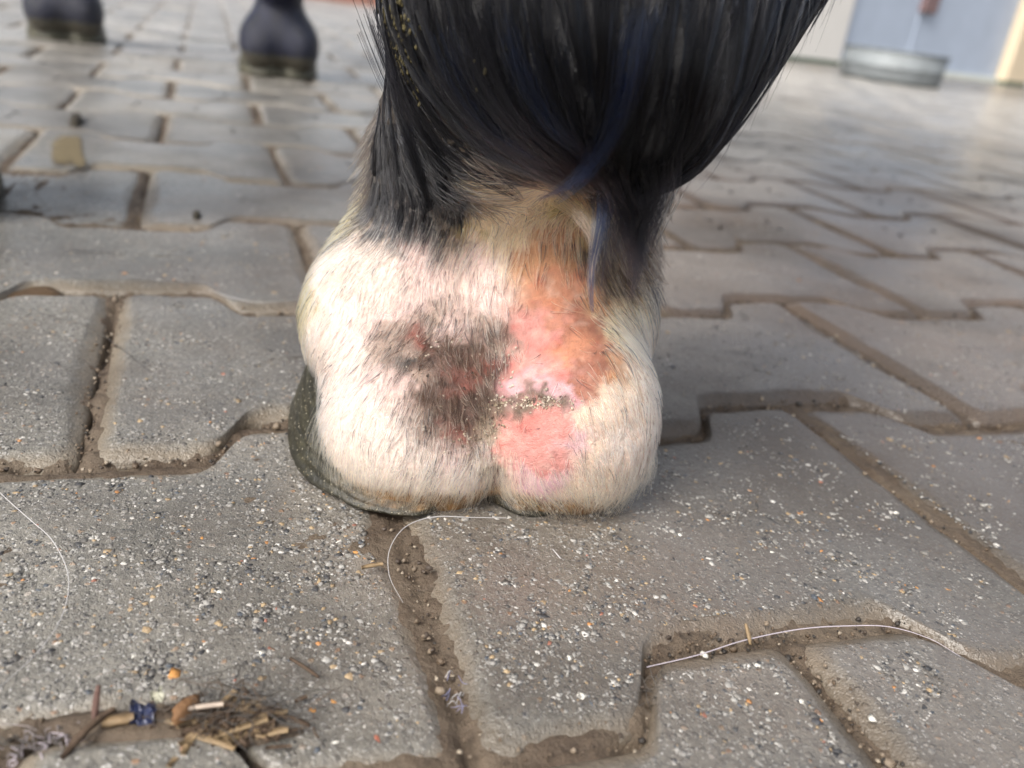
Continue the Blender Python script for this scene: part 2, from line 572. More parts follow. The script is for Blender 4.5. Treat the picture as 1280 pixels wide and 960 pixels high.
# near hind foot
cone(at(548, 340, .335), px(122, .335), at(592, 150, .30), px(92, .30), .02)
cone(at(690, 340, .335), px(110, .335), at(725, 150, .30), px(105, .30), .03)
ell(at(488, 405, .318), px(108, .318), .022)
ell(at(508, 530, .303), (px(106, .303), px(112, .303), px(125, .303)), .014)
ell(at(706, 410, .320), px(108, .320), .022)
ell(at(722, 528, .301), (px(100, .301), px(95, .301), px(126, .301)), .010)
ell(at(600, 450, .322), px(120, .322), .012)
ell(at(568, 565, .296), (px(52, .296), px(60, .296), px(78, .296)), .010)
ell(at(664, 562, .295), (px(48, .295), px(60, .295), px(78, .295)), .010)
cone(at(622, 585, .240), .0012, at(614, 665, .240), .0062, .006, True)
for dd_ in (.255, .266, .277, .288):
    cone(at(624, 580, dd_), .0014, at(614, 668, dd_), .0058, .003, True)
FET = at(738, -20, .245)
ell(FET, px(238, .245), .026)
cone(at(935, -80, .238), px(116, .238), at(812, 100, .226), px(98, .226), .012)
ell(at(792, 132, .225), px(86, .225), .012)
ell(at(755, 35, .225), px(172, .225), .016)
cone(at(616, 60, .27), px(90, .27), at(596, 170, .29), px(84, .29), .03)
CAN = FET + np.array([0.0, 0.015, 0.05])
cone(FET + np.array([0, 0.01, 0.02]), 0.050, CAN + np.array([0, 0.0, 0.12]), 0.036, .03)


def hind(foot_xy, can, side):
    hx = can[0] + 0.0 * side; hy = can[1]
    hock = np.array([hx, hy + 0.01, 0.56])
    cone(can, 0.036, hock, 0.040, .04)
    cone(hock + [0, -0.045, 0.05], 0.026, hock + [0, 0.0, -0.08], 0.034, .03)
    ell(hock, (0.052, 0.062, 0.07), .04)
    stifle = np.array([hx + 0.02 * side, 0.60, 0.92])
    cone(hock, 0.046, (hock * 0.4 + stifle * 0.6), 0.085, .05)
    cone((hock * 0.5 + stifle * 0.5), 0.085, stifle, 0.135, .08)
    cone(stifle, 0.15, np.array([MID + 0.09 * side, 0.33, 1.22]), 0.20, .12)


MID = -0.055


def foot(hx, hy, yaw, fz=1.0, dark=True):
    """plain foot: heel bulbs, pastern, fetlock; returns the fetlock centre"""
    c, s = math.cos(yaw), math.sin(yaw)
    P = lambda a, b, z: np.array([hx + a * c - b * s, hy + a * s + b * c, z])
    for q in (-1, 1):
        ell(P(0.030 * q, 0.016, 0.046), (0.031, 0.036, 0.040), .022)
    cone(P(0, 0.055, 0.055), 0.046, P(0, 0.028, 0.115), 0.031, .02)
    f = P(0, 0.004, 0.165)
    cone(P(0, 0.03, 0.11), 0.030, f, 0.038, .02)
    ell(P(0, 0.030, 0.060), (0.054, 0.040, 0.045), .02)
    ell(P(0, -0.012, 0.158), (0.032, 0.034, 0.04), .02)
    return f


# far hind foot, just left of the picture
FH = at(-132, 470, .53); FH[2] = 0
f2 = foot(FH[0], FH[1], 0.05)
cone(f2, 0.038, f2 + [0, 0.012, 0.12], 0.032, .03)
hind(None, CAN + np.array([0, 0, 0.12]), 1)
hind(None, f2 + [0, 0.012, 0.12], -1)
# front feet, from where they stand
FR = (floor_at(300, 96) + floor_at(398, 101)) / 2
FL = (floor_at(38, 50) + floor_at(122, 56)) / 2
for fp, side, yw in ((FR, 1, -0.02), (FL, -1, 0.05)):
    f3 = foot(fp[0], fp[1] + 0.012, yw)
    knee = np.array([f3[0] + 0.0, f3[1] + 0.01, 0.50])
    cone(f3, 0.036, knee, 0.036, .03)
    ell(knee, (0.048, 0.05, 0.065), .03)
    elbow = np.array([MID + 0.15 * side, 1.56, 0.90])
    cone(knee, 0.044, elbow, 0.095, .05)
    ell([MID + 0.12 * side, 1.62, 1.08], (0.16, 0.24, 0.28), .12)
# trunk, neck and head
ell([MID, 0.42, 1.20], (0.27, 0.38, 0.27), .12)
ell([MID, 1.02, 1.07], (0.29, 0.62, 0.31), .15)
ell([MID, 1.58, 1.13], (0.23, 0.32, 0.32), .15)
cone([MID, 1.72, 1.22], 0.22, [MID, 2.15, 1.58], 0.13, .12)
cone([MID, 2.15, 1.66], 0.12, [MID, 2.48, 1.42], 0.085, .06)
cone([MID, 2.45, 1.44], 0.085, [MID, 2.66, 1.24], 0.062, .05)
for s_ in (-1, 1):
    cone([MID + 0.06 * s_, 2.14, 1.76], 0.030, [MID + 0.075 * s_, 2.15, 1.90], 0.010, .02)


def surface_nets(Fd):
    """naive surface nets on a rectilinear grid"""
    ins = Fd < 0
    nx, ny, nz = Fd.shape
    c = [ins[a:nx - 1 + a, b:ny - 1 + b, d:nz - 1 + d] for a in (0, 1) for b in (0, 1) for d in (0, 1)]
    cnt = sum(x.astype(np.uint8) for x in c)
    ii, jj, kk = np.nonzero((cnt > 0) & (cnt < 8))
    vid = np.full((nx - 1, ny - 1, nz - 1), -1, np.int32); vid[ii, jj, kk] = np.arange(len(ii))
    acc = np.zeros((len(ii), 3)); wt = np.zeros(len(ii))
    G = (GX, GY, GZ)
    corners = [(a, b, d) for a in (0, 1) for b in (0, 1) for d in (0, 1)]
    for u in range(8):
        for ax in range(3):
            if corners[u][ax]: continue
            w = list(corners[u]); w[ax] = 1
            f0 = Fd[ii + corners[u][0], jj + corners[u][1], kk + corners[u][2]]
            f1 = Fd[ii + w[0], jj + w[1], kk + w[2]]
            cr = (f0 < 0) != (f1 < 0)
            t = np.where(cr, f0 / np.where(cr, f0 - f1, 1), 0)
            o = [np.array(g[q + e]) for g, q, e in zip(G, (ii, jj, kk), corners[u])]
            g = G[ax]; q = (ii, jj, kk)[ax]
            o[ax] = g[q] + t * (g[q + 1] - g[q])
            acc += np.where(cr[:, None], np.stack(o, 1), 0); wt += cr
    V = acc / wt[:, None]
    faces = []
    for ax in range(3):
        sl0 = [slice(None)] * 3; sl1 = [slice(None)] * 3
        sl0[ax] = slice(0, -1); sl1[ax] = slice(1, None)
        a, b = ins[tuple(sl0)], ins[tuple(sl1)]
        e = np.stack(np.nonzero(a != b), 1)
        o1, o2 = [(1, 2), (2, 0), (0, 1)][ax]
        e = e[(e[:, o1] > 0) & (e[:, o2] > 0)]
        e = e[(e[:, 0] < nx - 1) & (e[:, 1] < ny - 1) & (e[:, 2] < nz - 1)]
        flip = b[tuple(e.T)] if False else ins[tuple((e + np.eye(3, dtype=int)[ax]).T)]
        d1 = np.eye(3, dtype=int)[o1]; d2 = np.eye(3, dtype=int)[o2]
        q = np.stack([vid[tuple((e - d1 - d2).T)], vid[tuple((e - d2).T)], vid[tuple(e.T)], vid[tuple((e - d1).T)]], 1)
        q[flip] = q[flip][:, ::-1]
        faces.append(q)
    Fq = np.concatenate(faces)
    return V, Fq[(Fq >= 0).all(1)]


BV, BF = surface_nets(FIELD)
print('body', len(BV), len(BF))


def gradient(p):
    """outward normal of the body at points p by trilinear lookup"""
    out = np.zeros((len(p), 3))
    for ax in range(3):
        e = np.zeros(3); e[ax] = 0.003
        out[:, ax] = lookup(p + e) - lookup(p - e)
    return out / np.maximum(np.linalg.norm(out, axis=1, keepdims=True), 1e-9)


def lookup(p):
    idx = []; fr = []
    for g, a in zip((GX, GY, GZ), p.T):
        i = np.clip(np.searchsorted(g, a) - 1, 0, len(g) - 2)
        idx.append(i); fr.append(np.clip((a - g[i]) / (g[i + 1] - g[i]), 0, 1))
    o = 0
    for a in (0, 1):
        for b in (0, 1):
            for c in (0, 1):
                w = (fr[0] if a else 1 - fr[0]) * (fr[1] if b else 1 - fr[1]) * (fr[2] if c else 1 - fr[2])
                o = o + w * FIELD[idx[0] + a, idx[1] + b, idx[2] + c]
    return o


horse = empty('horse', (0, 0, 0))
tag(horse, 'black horse with a white pastern and a sore pink heel, standing on the pavement', 'horse')
body_me = mesh('body', BV, BF)
body_mat = mat_vcol('horse_skin', 'tint', 0.5, (900, 0.0008), 0.0)
vcol(body_me, 'tint', np.tile([0.02, 0.02, 0.024], (len(BV), 1)))
body = link('body', body_me, horse, body_mat)
#--HORSE-DETAIL--
# ------------------------------------------------------------------ horse: coat
def trace(x, y, d0=0.12):
    """depth of the body along the surveyed line (x, y); nan when it misses"""
    x, y = np.atleast_1d(x).astype(float), np.atleast_1d(y).astype(float)
    r = (x - 640)[:, None] / F_PX * RT - (y - 480)[:, None] / F_PX * UP + FW
    d = np.full(len(x), d0)
    for _ in range(160):
        f = lookup(EYE + r * d[:, None])
        d = d + np.where(np.abs(f) > 0.0001, np.clip(f * 0.8, -0.01, 0.02), 0)
    return np.where(np.abs(lookup(EYE + r * d[:, None])) < 0.001, d, np.nan)


def surf(x, y, off=0.0, fallback=0.27):
    d = trace(x, y)[0]
    return at(x, y, (fallback if np.isnan(d) else d) - off)


# coat chart: surveyed spots of the near pastern and heels
#   skin colour, hair colour, share of dark hairs, hair density, hair length (mm)
KIND = {
    'W': ((0.66, 0.54, 0.47), (0.84, 0.81, 0.74), 0.004, 0.97, 6.5),
    'w': ((0.60, 0.44, 0.40), (0.84, 0.78, 0.72), 0.04, 0.8, 6.5),
    'C': ((0.60, 0.47, 0.30), (0.82, 0.71, 0.46), 0.04, 1.0, 13),
    'c': ((0.62, 0.47, 0.36), (0.84, 0.77, 0.63), 0.01, 0.94, 7.5),
    'Y': ((0.38, 0.30, 0.12), (0.62, 0.52, 0.22), 0.06, 1.0, 12),
    'G': ((0.05, 0.05, 0.05), (0.50, 0.50, 0.47), 0.55, 0.95, 11),
    'D': ((0.02, 0.02, 0.022), (0.14, 0.14, 0.135), 0.88, 0.95, 11),
    'K': ((0.003, 0.003, 0.004), (0.006, 0.006, 0.007), 1.00, 0.9, 18),
    'B': ((0.10, 0.07, 0.045), (0.28, 0.21, 0.13), 0.65, 0.95, 12),
    'P': ((0.54, 0.235, 0.205), (0.76, 0.60, 0.52), 0.12, 0.09, 4),
    'O': ((0.50, 0.215, 0.125), (0.72, 0.50, 0.32), 0.10, 0.14, 5),
    'o': ((0.44, 0.22, 0.11), (0.70, 0.50, 0.28), 0.12, 0.45, 8),
    'R': ((0.30, 0.115, 0.07), (0.50, 0.34, 0.22), 0.35, 0.25, 5),
    'M': ((0.55, 0.34, 0.36), (0.80, 0.68, 0.64), 0.10, 0.14, 4),
    'S': ((0.075, 0.044, 0.032), (0.14, 0.098, 0.068), 0.50, 0.74, 6),
    'Z': ((0.20, 0.070, 0.052), (0.24, 0.15, 0.11), 0.40, 0.42, 6),
    'T': ((0.33, 0.26, 0.19), (0.58, 0.49, 0.38), 0.2, 0.40, 4),
    't': ((0.12, 0.09, 0.065), (0.34, 0.27, 0.19), 0.4, 0.40, 4),
    'g': ((0.30, 0.22, 0.18), (0.60, 0.53, 0.45), 0.40, 0.75, 7),
    'A': ((0.36, 0.20, 0.065), (0.72, 0.50, 0.22), 0.05, 0.15, 9),
}
CHART = '''
W 400 340;W 388 420;W 396 500;W 430 565;W 470 605;W 545 612;W 520 570;W 445 450;W 470 520;W 480 345;w 540 350;W 435 310;w 605 350;w 500 390;W 430 390;
w 440 415;W 590 600;w 570 580;w 500 480;g 520 476;w 460 480;W 380 455;W 490 560;W 420 525;w 580 320;w 520 320;W 470 310;w 610 380;W 600 570;
g 482 431;G 505 445;g 500 410;S 522 442;S 545 425;S 520 455;g 500 440;w 560 405;S 605 500;S 550 515;Z 600 455;g 547 398;S 558 431;Z 531 424;S 580 440;S 591 463;Z 578 478;S 537 490;S 560 500;S 591 500;Z 569 538;S 575 520;
t 612 528;g 530 520;g 545 545;t 623 505;t 650 510;t 672 503;P 668 520;P 690 520;t 690 500;T 605 545;P 632 562;g 590 565;g 620 440;S 610 470;S 608 425;g 600 400;P 645 532;T 614 580;
P 677 420;P 656 442;P 640 455;O 694 377;R 716 395;O 680 350;P 660 410;O 720 350;o 699 320;P 677 550;P 699 534;P 655 560;P 690 572;P 667 582;M 650 480;M 675 478;M 699 480;M 712 490;
R 742 452;R 732 485;O 728 424;R 745 412;O 705 440;P 690 460;o 694 302;o 715 300;R 718 466;o 765 460;c 770 490;M 688 608;M 660 600;c 645 622;P 640 545;M 720 545;
C 780 420;c 797 470;c 800 520;W 785 545;c 753 593;W 770 560;c 720 615;c 740 560;C 764 404;c 810 440;c 730 520;c 760 520;C 800 390;o 750 375;
C 623 241;C 667 262;C 604 226;K 545 200;D 560 245;K 575 205;K 530 180;C 610 285;c 590 310;C 680 272;C 640 300;o 650 330;C 645 275;Y 700 262;Y 740 270;Y 730 290;c 630 330;o 665 310;
G 470 285;G 500 292;G 540 298;D 482 255;D 537 262;D 575 275;D 460 262;K 510 214;K 480 200;K 560 225;Y 585 298;B 575 300;K 540 200;G 440 280;
B 764 300;B 748 330;B 780 355;B 800 320;D 790 300;B 760 360;B 735 320;C 775 385;
Y 434 285;Y 415 300;Y 440 270;C 700 245;c 400 320;Y 380 395;Y 385 360;c 375 430;
K 480 120;K 520 120;K 600 180;K 560 60;K 650 200;K 700 150;K 760 200;K 800 240;K 850 200;K 700 50;K 620 100;K 900 120;K 960 60;K 1000 20;K 700 225;K 640 214;K 750 235;K 540 20;K 850 30
'''
pts = [q.split() for q in CHART.replace('\n', '').split(';') if q.strip()]
ck = [KIND[q[0]] for q in pts]
cx = np.array([float(q[1]) for q in pts]); cy = np.array([float(q[2]) for q in pts])
cd = trace(cx, cy)
ok = ~np.isnan(cd)
print('chart misses', [(q[0], q[1], q[2]) for q, o in zip(pts, ok) if not o])
CP = EYE + cd[ok][:, None] * ((cx[ok] - 640)[:, None] / F_PX * RT - (cy[ok] - 480)[:, None] / F_PX * UP + FW)
CF = np.array([[*k[0], *k[1], k[2], k[3], k[4]] for k, o in zip(ck, ok) if o])


side = BV[(BV[:, 1] < 0.42) & (BV[:, 2] > 0.129) & (BV[:, 2] < 0.25) & (BV[:, 0] > -0.02)]
side = side[np.random.default_rng(3).choice(len(side), 260, replace=False)]
q_ = side @ np.eye(3)
r_ = q_ - EYE; dz_ = r_ @ FW
py_ = 480 - F_PX * (r_ @ UP) / dz_
side = side[py_ < 205]
CP = np.concatenate([CP, side]); kk = KIND['K']
CF = np.concatenate([CF, np.tile([*kk[0], *kk[1], kk[2], kk[3], kk[4]], (len(side), 1))])


def coat(p, warp=0.0052):
    """coat chart looked up at surface points: 9 columns as in KIND"""
    p = np.asarray(p, float)
    w = np.stack([fbm(p, 120, 3, s) for s in (1, 2, 3)], 1) * warp + np.stack([fbm(p, 420, 2, s) for s in (4, 5, 6)], 1) * warp * 0.9
    q = p + w
    out = np.empty((len(p), CF.shape[1]))
    for a in range(0, len(p), 20000):
        d2 = ((q[a:a + 20000, None, :] - CP[None]) ** 2).sum(-1) + 1e-7
        wt = d2 ** -2.0
        out[a:a + 20000] = (wt @ CF) / wt.sum(1, keepdims=True)
    return out


near = (BV[:, 1] < 0.46) & (BV[:, 2] < 0.26) & (BV[:, 0] > -0.02)
tint = np.tile([0.006, 0.006, 0.009], (len(BV), 1))
front = ~near & (BV[:, 2] < 0.4) & (BV[:, 1] > 1.2)
tint[front] = np.array([0.003, 0.005, 0.020]) * (1 + 0.9 * fbm(BV[front] * [1, 1, 0.4], 60, 3, 77))[:, None]  # blue sheen of the sky put into the black of the front feet
low = ~near & (BV[:, 2] < 0.035)
tint[low] = (0.05, 0.045, 0.032)
NP = BV[near]
CO = coat(NP)
sk = CO[:, :3] * (1 + 0.30 * fbm(NP, 500, 3, 9))[:, None]
bare = sstep(0.5, 0.2, CO[:, 7])[:, None]
red = sstep(0.0, 0.5, fbm(NP * [1, 1, 1.6], 170, 4, 71))[:, None] * bare
sk = sk * (1 - red * np.array([0.12, 0.36, 0.38]))
flk = sstep(0.18, 0.45, fbm(NP, 420, 3, 72))[:, None] * bare * 0.35
sk = sk * (1 - flk) + np.array([0.60, 0.46, 0.38]) * flk
# horn of the heels, and black above
nz = NP[:, 2] + 0.002 * fbm(NP, 150, 2, 4)
horn = 1 - sstep(0.006, 0.0105, nz)
sk = sk * (1 - horn[:, None]) + np.array([0.27, 0.145, 0.052]) * horn[:, None] * (1 + 1.1 * fbm(NP, 260, 4, 2))[:, None]
tint[near] = np.clip(sk, 0.003, 1)
body_me.attributes.remove(body_me.attributes['tint'])
vcol(body_me, 'tint', tint)
# scabs and crusts stand proud of the skin
dark = 1 - sstep(0.10, 0.35, CO[:, :3].max(1))
crust = dark * sstep(0.02, 0.06, CO[:, :3].max(1))
rough_h = np.abs(fbm(NP, 260, 3, 11)) * 0.0034 * np.clip(crust, 0, 1) + fbm(NP, 180, 3, 12) * 0.0007
NB = gradient(NP)
BV[near] += NB * rough_h[:, None]
body_me.vertices.foreach_set('co', BV.astype(np.float32).ravel()); body_me.update()


def skin_material():
    t = NT('horse_skin_coat')
    p = t.geo()
    c = t.attr('tint')
    n1 = t.noise(p, 700, 4, 0.65); n2 = t.noise(p, 2600, 3, 0.6)
    hs = t.new('ShaderNodeHueSaturation'); t.l.new(c, hs.inputs['Color'])
    t.l.new(t.math('ADD', t.math('MULTIPLY', n1, 0.7), 0.65), hs.inputs['Value'])
    t.set(Base_Color=hs.outputs[0], Roughness=t.math('ADD', 0.20, t.math('MULTIPLY', n1, 0.26)))
    t.l.new(t.bump(t.math('ADD', n1, t.math('MULTIPLY', n2, 0.6)), 0.0012, 0.8), t.b.inputs['Normal'])
    t.b.inputs['Subsurface Weight'].default_value = 0.12
    t.b.inputs['Subsurface Radius'].default_value = (1.0, 0.35, 0.2)
    t.b.inputs['Subsurface Scale'].default_value = 0.002
    return t.m


body_me.materials.clear(); body_me.materials.append(skin_material())


# ------------------------------------------------------------------ hooves
def hoof(org, yaw, w=0.062, length=0.128, heel=0.030, toe=0.078, fine=False, rear_low=0.0, slope=0.11, pal=((0.010, 0.010, 0.007), (0.050, 0.045, 0.025))):
    nt, nz = (140, 26) if fine else (48, 10)
    th = np.linspace(0, 2 * math.pi, nt, endpoint=False)
    sx, cyy = np.sin(th), -np.cos(th)
    X = w * np.sign(sx) * np.abs(sx) ** 0.68
    Y = length * (0.5 + 0.5 * np.sign(cyy) * np.abs(cyy) ** 0.85)
    notch = np.exp(-(X / 0.010) ** 2) * (cyy < 0)
    Y = Y + 0.020 * notch
    f = np.clip(Y / length, 0, 1)
    rear = sstep(0.16, 0.0, f) * rear_low
    top = heel + (toe - heel) * f - (heel - 0.0045) * rear
    V = []; T = []
    for i in range(nz + 1):
        t = i / nz
        sc_ = 1 - slope * t - 0.03 * t ** 3
        y = Y * (1 - 0.36 * t) + 0.002 * t + 0.004 * t
        rip = 1 + 0.010 * math.sin(t * 34) + 0.006 * math.sin(t * 71)
        v = np.stack([X * sc_ * rip, y, top * t + (0.0005 if i else 0)], 1)
        v += fbm(v * [1, 1, 0.5], 110, 2, 5)[:, None] * 0.0009
        V.append(v)
        n = fbm(v * [1, 1, 2.2], 160, 4, 8) * 0.5 + 0.5
        n2 = fbm(v, 500, 3, 9)
        c = np.array(pal[0]) + (np.array(pal[1]) - np.array(pal[0])) * np.clip(n * 1.3 - 0.1, 0, 1)[:, None]
        if rear_low:
            amb = (rear * sstep(0.0, 0.6, t + 0.5 * n2))[:, None]
            c = c * (1 - amb) + np.array([0.20, 0.115, 0.045]) * amb * (1 + 0.9 * fbm(v, 260, 3, 14))[:, None]
        c = c * (1 + 0.5 * n2)[:, None] * (1 + 0.35 * noise(np.stack([v[:, 0] * 1.0, v[:, 1] * 1.0, v[:, 2] * 0.06], 1), 700, 3))[:, None]
        T.append(c)
    i = np.arange(nt); j = (i + 1) % nt
    q = np.concatenate([np.stack([r * nt + i, r * nt + j, (r + 1) * nt + j, (r + 1) * nt + i], 1) for r in range(nz)]).tolist()
    V = np.concatenate(V); T = np.concatenate(T)
    fs = [tuple(a) for a in q] + [tuple(range(nt - 1, -1, -1)), tuple((nz * nt + i).tolist())]
    c, s = math.cos(yaw), math.sin(yaw)
    W = np.stack([org[0] + V[:, 0] * c - V[:, 1] * s, org[1] + V[:, 0] * s + V[:, 1] * c, V[:, 2] + 0.0004], 1)
    me = mesh('hoof', W, fs)
    me.polygons[len(me.polygons) - 1].use_smooth = False; me.polygons[len(me.polygons) - 2].use_smooth = False
    vcol(me, 'tint', np.clip(T, 0.004, 1))
    return link('hoof', me, horse, HOOF_MAT)


def hoof_material():
    t = NT('hoof_horn'); p = t.geo()
    v = t.vor(p, 900, out='Color'); sp = t.new('ShaderNodeSeparateColor'); t.l.new(v, sp.inputs[0])
    d = t.vor(p, 900)
    dot = t.math('MULTIPLY', t.ramp(d, [(0.22, 1.0), (0.36, 0.0)]), t.ramp(sp.outputs[0], [(0.62, 0.0), (0.66, 1.0)]))
    n = t.noise(p, 260, 5, 0.7)
    c = t.mix(t.ramp(n, [(0.35, 0.0), (0.65, 1.0)]), t.mix(0.65, t.attr('tint'), (0.006, 0.006, 0.004)), t.attr('tint'))
    c = t.mix(t.math('MULTIPLY', dot, 0.7), c, t.ramp(sp.outputs[1], [(0, (0.22, 0.18, 0.10)), (1, (0.40, 0.37, 0.30))]))
    t.set(Base_Color=c, Roughness=t.math('ADD', 0.25, t.math('MULTIPLY', n, 0.35)))
    t.l.new(t.bump(t.math('ADD', n, t.math('MULTIPLY', dot, 0.5)), 0.0010, 0.9), t.b.inputs['Normal'])
    return t.m


HOOF_MAT = hoof_material()
hl, hr = floor_at(430, 655), floor_at(742, 652)
hyaw = math.atan2(hr[1] - hl[1], hr[0] - hl[0])
hc_ = (hl + hr) / 2
hoof(hc_ + np.array([0.0005, 0.0015, 0]), hyaw, 0.0612, 0.130, 0.013, 0.062, True, 1.0, slope=0.17)
hoof(FH + np.array([0, -0.006, 0]), 0.05)
hoof(FR + np.array([0, 0.004, 0]), -0.02, 0.063, 0.124, 0.026, 0.078, False, 0.0, 0.11, ((0.04, 0.04, 0.026), (0.10, 0.095, 0.06)))
hoof(FL + np.array([0, 0.004, 0]), 0.05, 0.063, 0.124, 0.026, 0.078, False, 0.0, 0.11, ((0.04, 0.04, 0.026), (0.10, 0.095, 0.06)))


# ------------------------------------------------------------------ hair
def hair_object(name, P, tints, r0, r1, mat, kind='stuff'):
    """P: list of arrays (strands, points, 3) ; one hair object"""
    hc = bpy.data.hair_curves.new(name)
    sizes = []; 
    for a in P: sizes += [a.shape[1]] * a.shape[0]
    hc.add_curves(sizes)
    hc.attributes['position'].data.foreach_set('vector', np.concatenate([a.reshape(-1, 3) for a in P]).astype(np.float32).ravel())
    ra = hc.attributes.get('radius') or hc.attributes.new('radius', 'FLOAT', 'POINT')
    rad = []
    for a, q0, q1 in zip(P, r0, r1):
        t = np.linspace(0, 1, a.shape[1])
        prof = np.asarray(q0).reshape(-1, 1) * (1 - t ** 1.6) + np.asarray(q1).reshape(-1, 1) * t ** 1.6
        rad.append(np.broadcast_to(prof, a.shape[:2]).ravel())
    ra.data.foreach_set('value', np.concatenate(rad).astype(np.float32))
    ta = hc.attributes.new('tint', 'FLOAT_COLOR', 'CURVE')
    tc = np.ones((len(sizes), 4), np.float32); tc[:, :3] = np.concatenate(tints)
    ta.data.foreach_set('color', tc.ravel())
    hc.materials.append(mat)
    o = bpy.data.objects.new(name, hc); COL.objects.link(o); o.parent = horse
    tag(o, kind=kind)
    return o


def sample_roots(n, keep):
    """random points on the body faces whose centre passes keep"""
    q = BV[BF]
    c = q.mean(1)
    m = keep(c)
    q = q[m]
    ar = 0.5 * np.linalg.norm(np.cross(q[:, 2] - q[:, 0], q[:, 3] - q[:, 1]), axis=1)
    i = rng.choice(len(q), n, p=ar / ar.sum())
    u, v = rng.random(n)[:, None], rng.random(n)[:, None]
    return q[i, 0] * (1 - u) * (1 - v) + q[i, 1] * u * (1 - v) + q[i, 2] * u * v + q[i, 3] * (1 - u) * v


def unit(a):
    return a / np.maximum(np.linalg.norm(a, axis=-1, keepdims=True), 1e-9)


def grow(root, dirs, length, npts, lift, curl=0.15, gravity=0.0, hug=0.0004):
    """strands that follow the surface: dirs is a function of points giving the lie of the coat"""
    n = len(root)
    P = np.empty((n, npts, 3)); P[:, 0] = root
    p = root.copy()
    step = (np.asarray(length) / (npts - 1))[:, None] if np.ndim(length) else length / (npts - 1)
    jit = rng.normal(0, curl, (n, 3))
    for i in range(1, npts):
        nrm = gradient(p)
        d = dirs(p) + jit + rng.normal(0, curl * 0.35, (n, 3))
        d = d - nrm * (d * nrm).sum(1, keepdims=True)
        lf = np.asarray(lift).reshape(-1, 1) if np.ndim(lift) else lift
        d = unit(unit(d) + nrm * lf * (1.3 - 0.6 * i / npts) + np.array([0, 0, -gravity]) * i / npts)
        p = p + d * step
        f = lookup(p)
        p = p + nrm * np.maximum(hug * (1 + 0.5 * i) - f, 0)[:, None]
        P[:, i] = p
    return P


def clump(P, cells, pull, power=1.5):
    """gather strands into wet locks: pull each towards the nearest of some guide strands"""
    n = len(P); g = rng.choice(n, cells, replace=False)
    out = P.copy(); t = np.linspace(0, 1, P.shape[1])[None, :, None] ** power
    for a in range(0, n, 4000):
        d = ((P[a:a + 4000, None, 0] - P[None, g, 0]) ** 2).sum(-1)
        k = g[d.argmin(1)]
        pl = np.asarray(pull)[a:a + 4000].reshape(-1, 1, 1) if np.ndim(pull) else pull
        off = (P[k] - P[k][:, :1]) + P[k][:, :1]
        out[a:a + 4000] = P[a:a + 4000] + (off - P[a:a + 4000]) * t * pl
    return out


AXIS = at(600, 480, 0.33)
TUFT = at(795, 262, 0.222)
SWEEP = at(740, 250, 0.24)


def lie_fur(p):
    d = np.tile([0.0, -0.10, -1.0], (len(p), 1))
    r = p - AXIS; r[:, 2] = 0
    lowz = 1 - sstep(0.03, 0.10, p[:, 2])
    d = d + unit(r) * (0.25 + 0.45 * lowz)[:, None]
    # the pale fringe below the fetlock sweeps across to the tuft
    s = sstep(0.088, 0.105, p[:, 2])[:, None] * sstep(0.045, 0.085, p[:, 0])[:, None]
    d = d * (1 - 0.6 * s) + unit(SWEEP - p) * s * 1.1
    d = d + 0.35 * np.stack([fbm(p, 55, 2, q) for q in (21, 22, 23)], 1)
    return d


def lie_black(p):
    d = np.tile([0.0, 0.0, -1.0], (len(p), 1))
    to = TUFT - p
    dist = np.linalg.norm(to, axis=1, keepdims=True)
    w = sstep(0.11, 0.03, dist)
    s = sstep(0.085, 0.125, p[:, 2])[:, None]
    d = d + unit(to) * (0.25 + 1.2 * w) * s
    d = d + 0.50 * np.stack([fbm(p, 32, 3, q) for q in (31, 32, 33)], 1)
    return d


EYEN = EYE
def facing(c):
    """faces of the near limb turned towards where one stands behind the horse"""
    n = gradient(c)
    v = unit(EYEN - c)
    return (n * v).sum(1) > -0.45


def keep_near(c):
    m = (c[:, 1] < 0.40) & (c[:, 2] < 0.26) & (c[:, 0] > -0.02) & (c[:, 2] > 0.0078)
    m[m] = facing(c[m])
    return m


HAIR_PALE = mat_hair('pale_hair', 0.35, 0.45)
HAIR_BLACK = mat_hair('black_hair', 0.10, 0.26, ior=1.33)

# short coat, pale and mixed
N = 38000
root = sample_roots(N, keep_near)
F = coat(root + rng.normal(0, 0.0017, root.shape))
blackness = sstep(0.25, 0.06, F[:, 3])
keep = (0.5 * rng.random(N) + 0.5 * sstep(-0.5, 0.5, fbm(root, 230, 3, 81)) < F[:, 7]) & ((blackness < 0.6) | ((rng.random(N) < 0.6) & (root[:, 2] < 0.118)))
root, F = root[keep], F[keep]
n = len(root)
ln = F[:, 8] * 0.001 * rng.uniform(0.55, 1.2, n)
ln = ln * (1 + 0.15 * (1 - sstep(0.006, 0.02, root[:, 2])))
scab = sstep(0.30, 0.10, F[:, :3].max(1)) * sstep(0.02, 0.05, F[:, 0] - F[:, 2])
P = grow(root, lie_fur, ln, 6, (0.09 + 0.09 * rng.random(n)) * (1 - 0.8 * sstep(0.25, 0.06, F[:, 3]) * sstep(0.09, 0.12, root[:, 2])) + 0.4 * scab, 0.11)
P = clump(P, n // 9, 0.40 + 0.40 * rng.random(n) + 0.2 * scab)
isd = rng.random(n) < F[:, 6]
tint_h = F[:, 3:6] * (1.1 + rng.normal(0, 0.15, (n, 1)))
dk = np.array([0.012, 0.012, 0.014]) * (1 - scab[:, None]) + np.array([0.045, 0.029, 0.020]) * scab[:, None]
tint_h = np.where(isd[:, None], dk * (1 + rng.normal(0, 0.3, (n, 1))), tint_h)
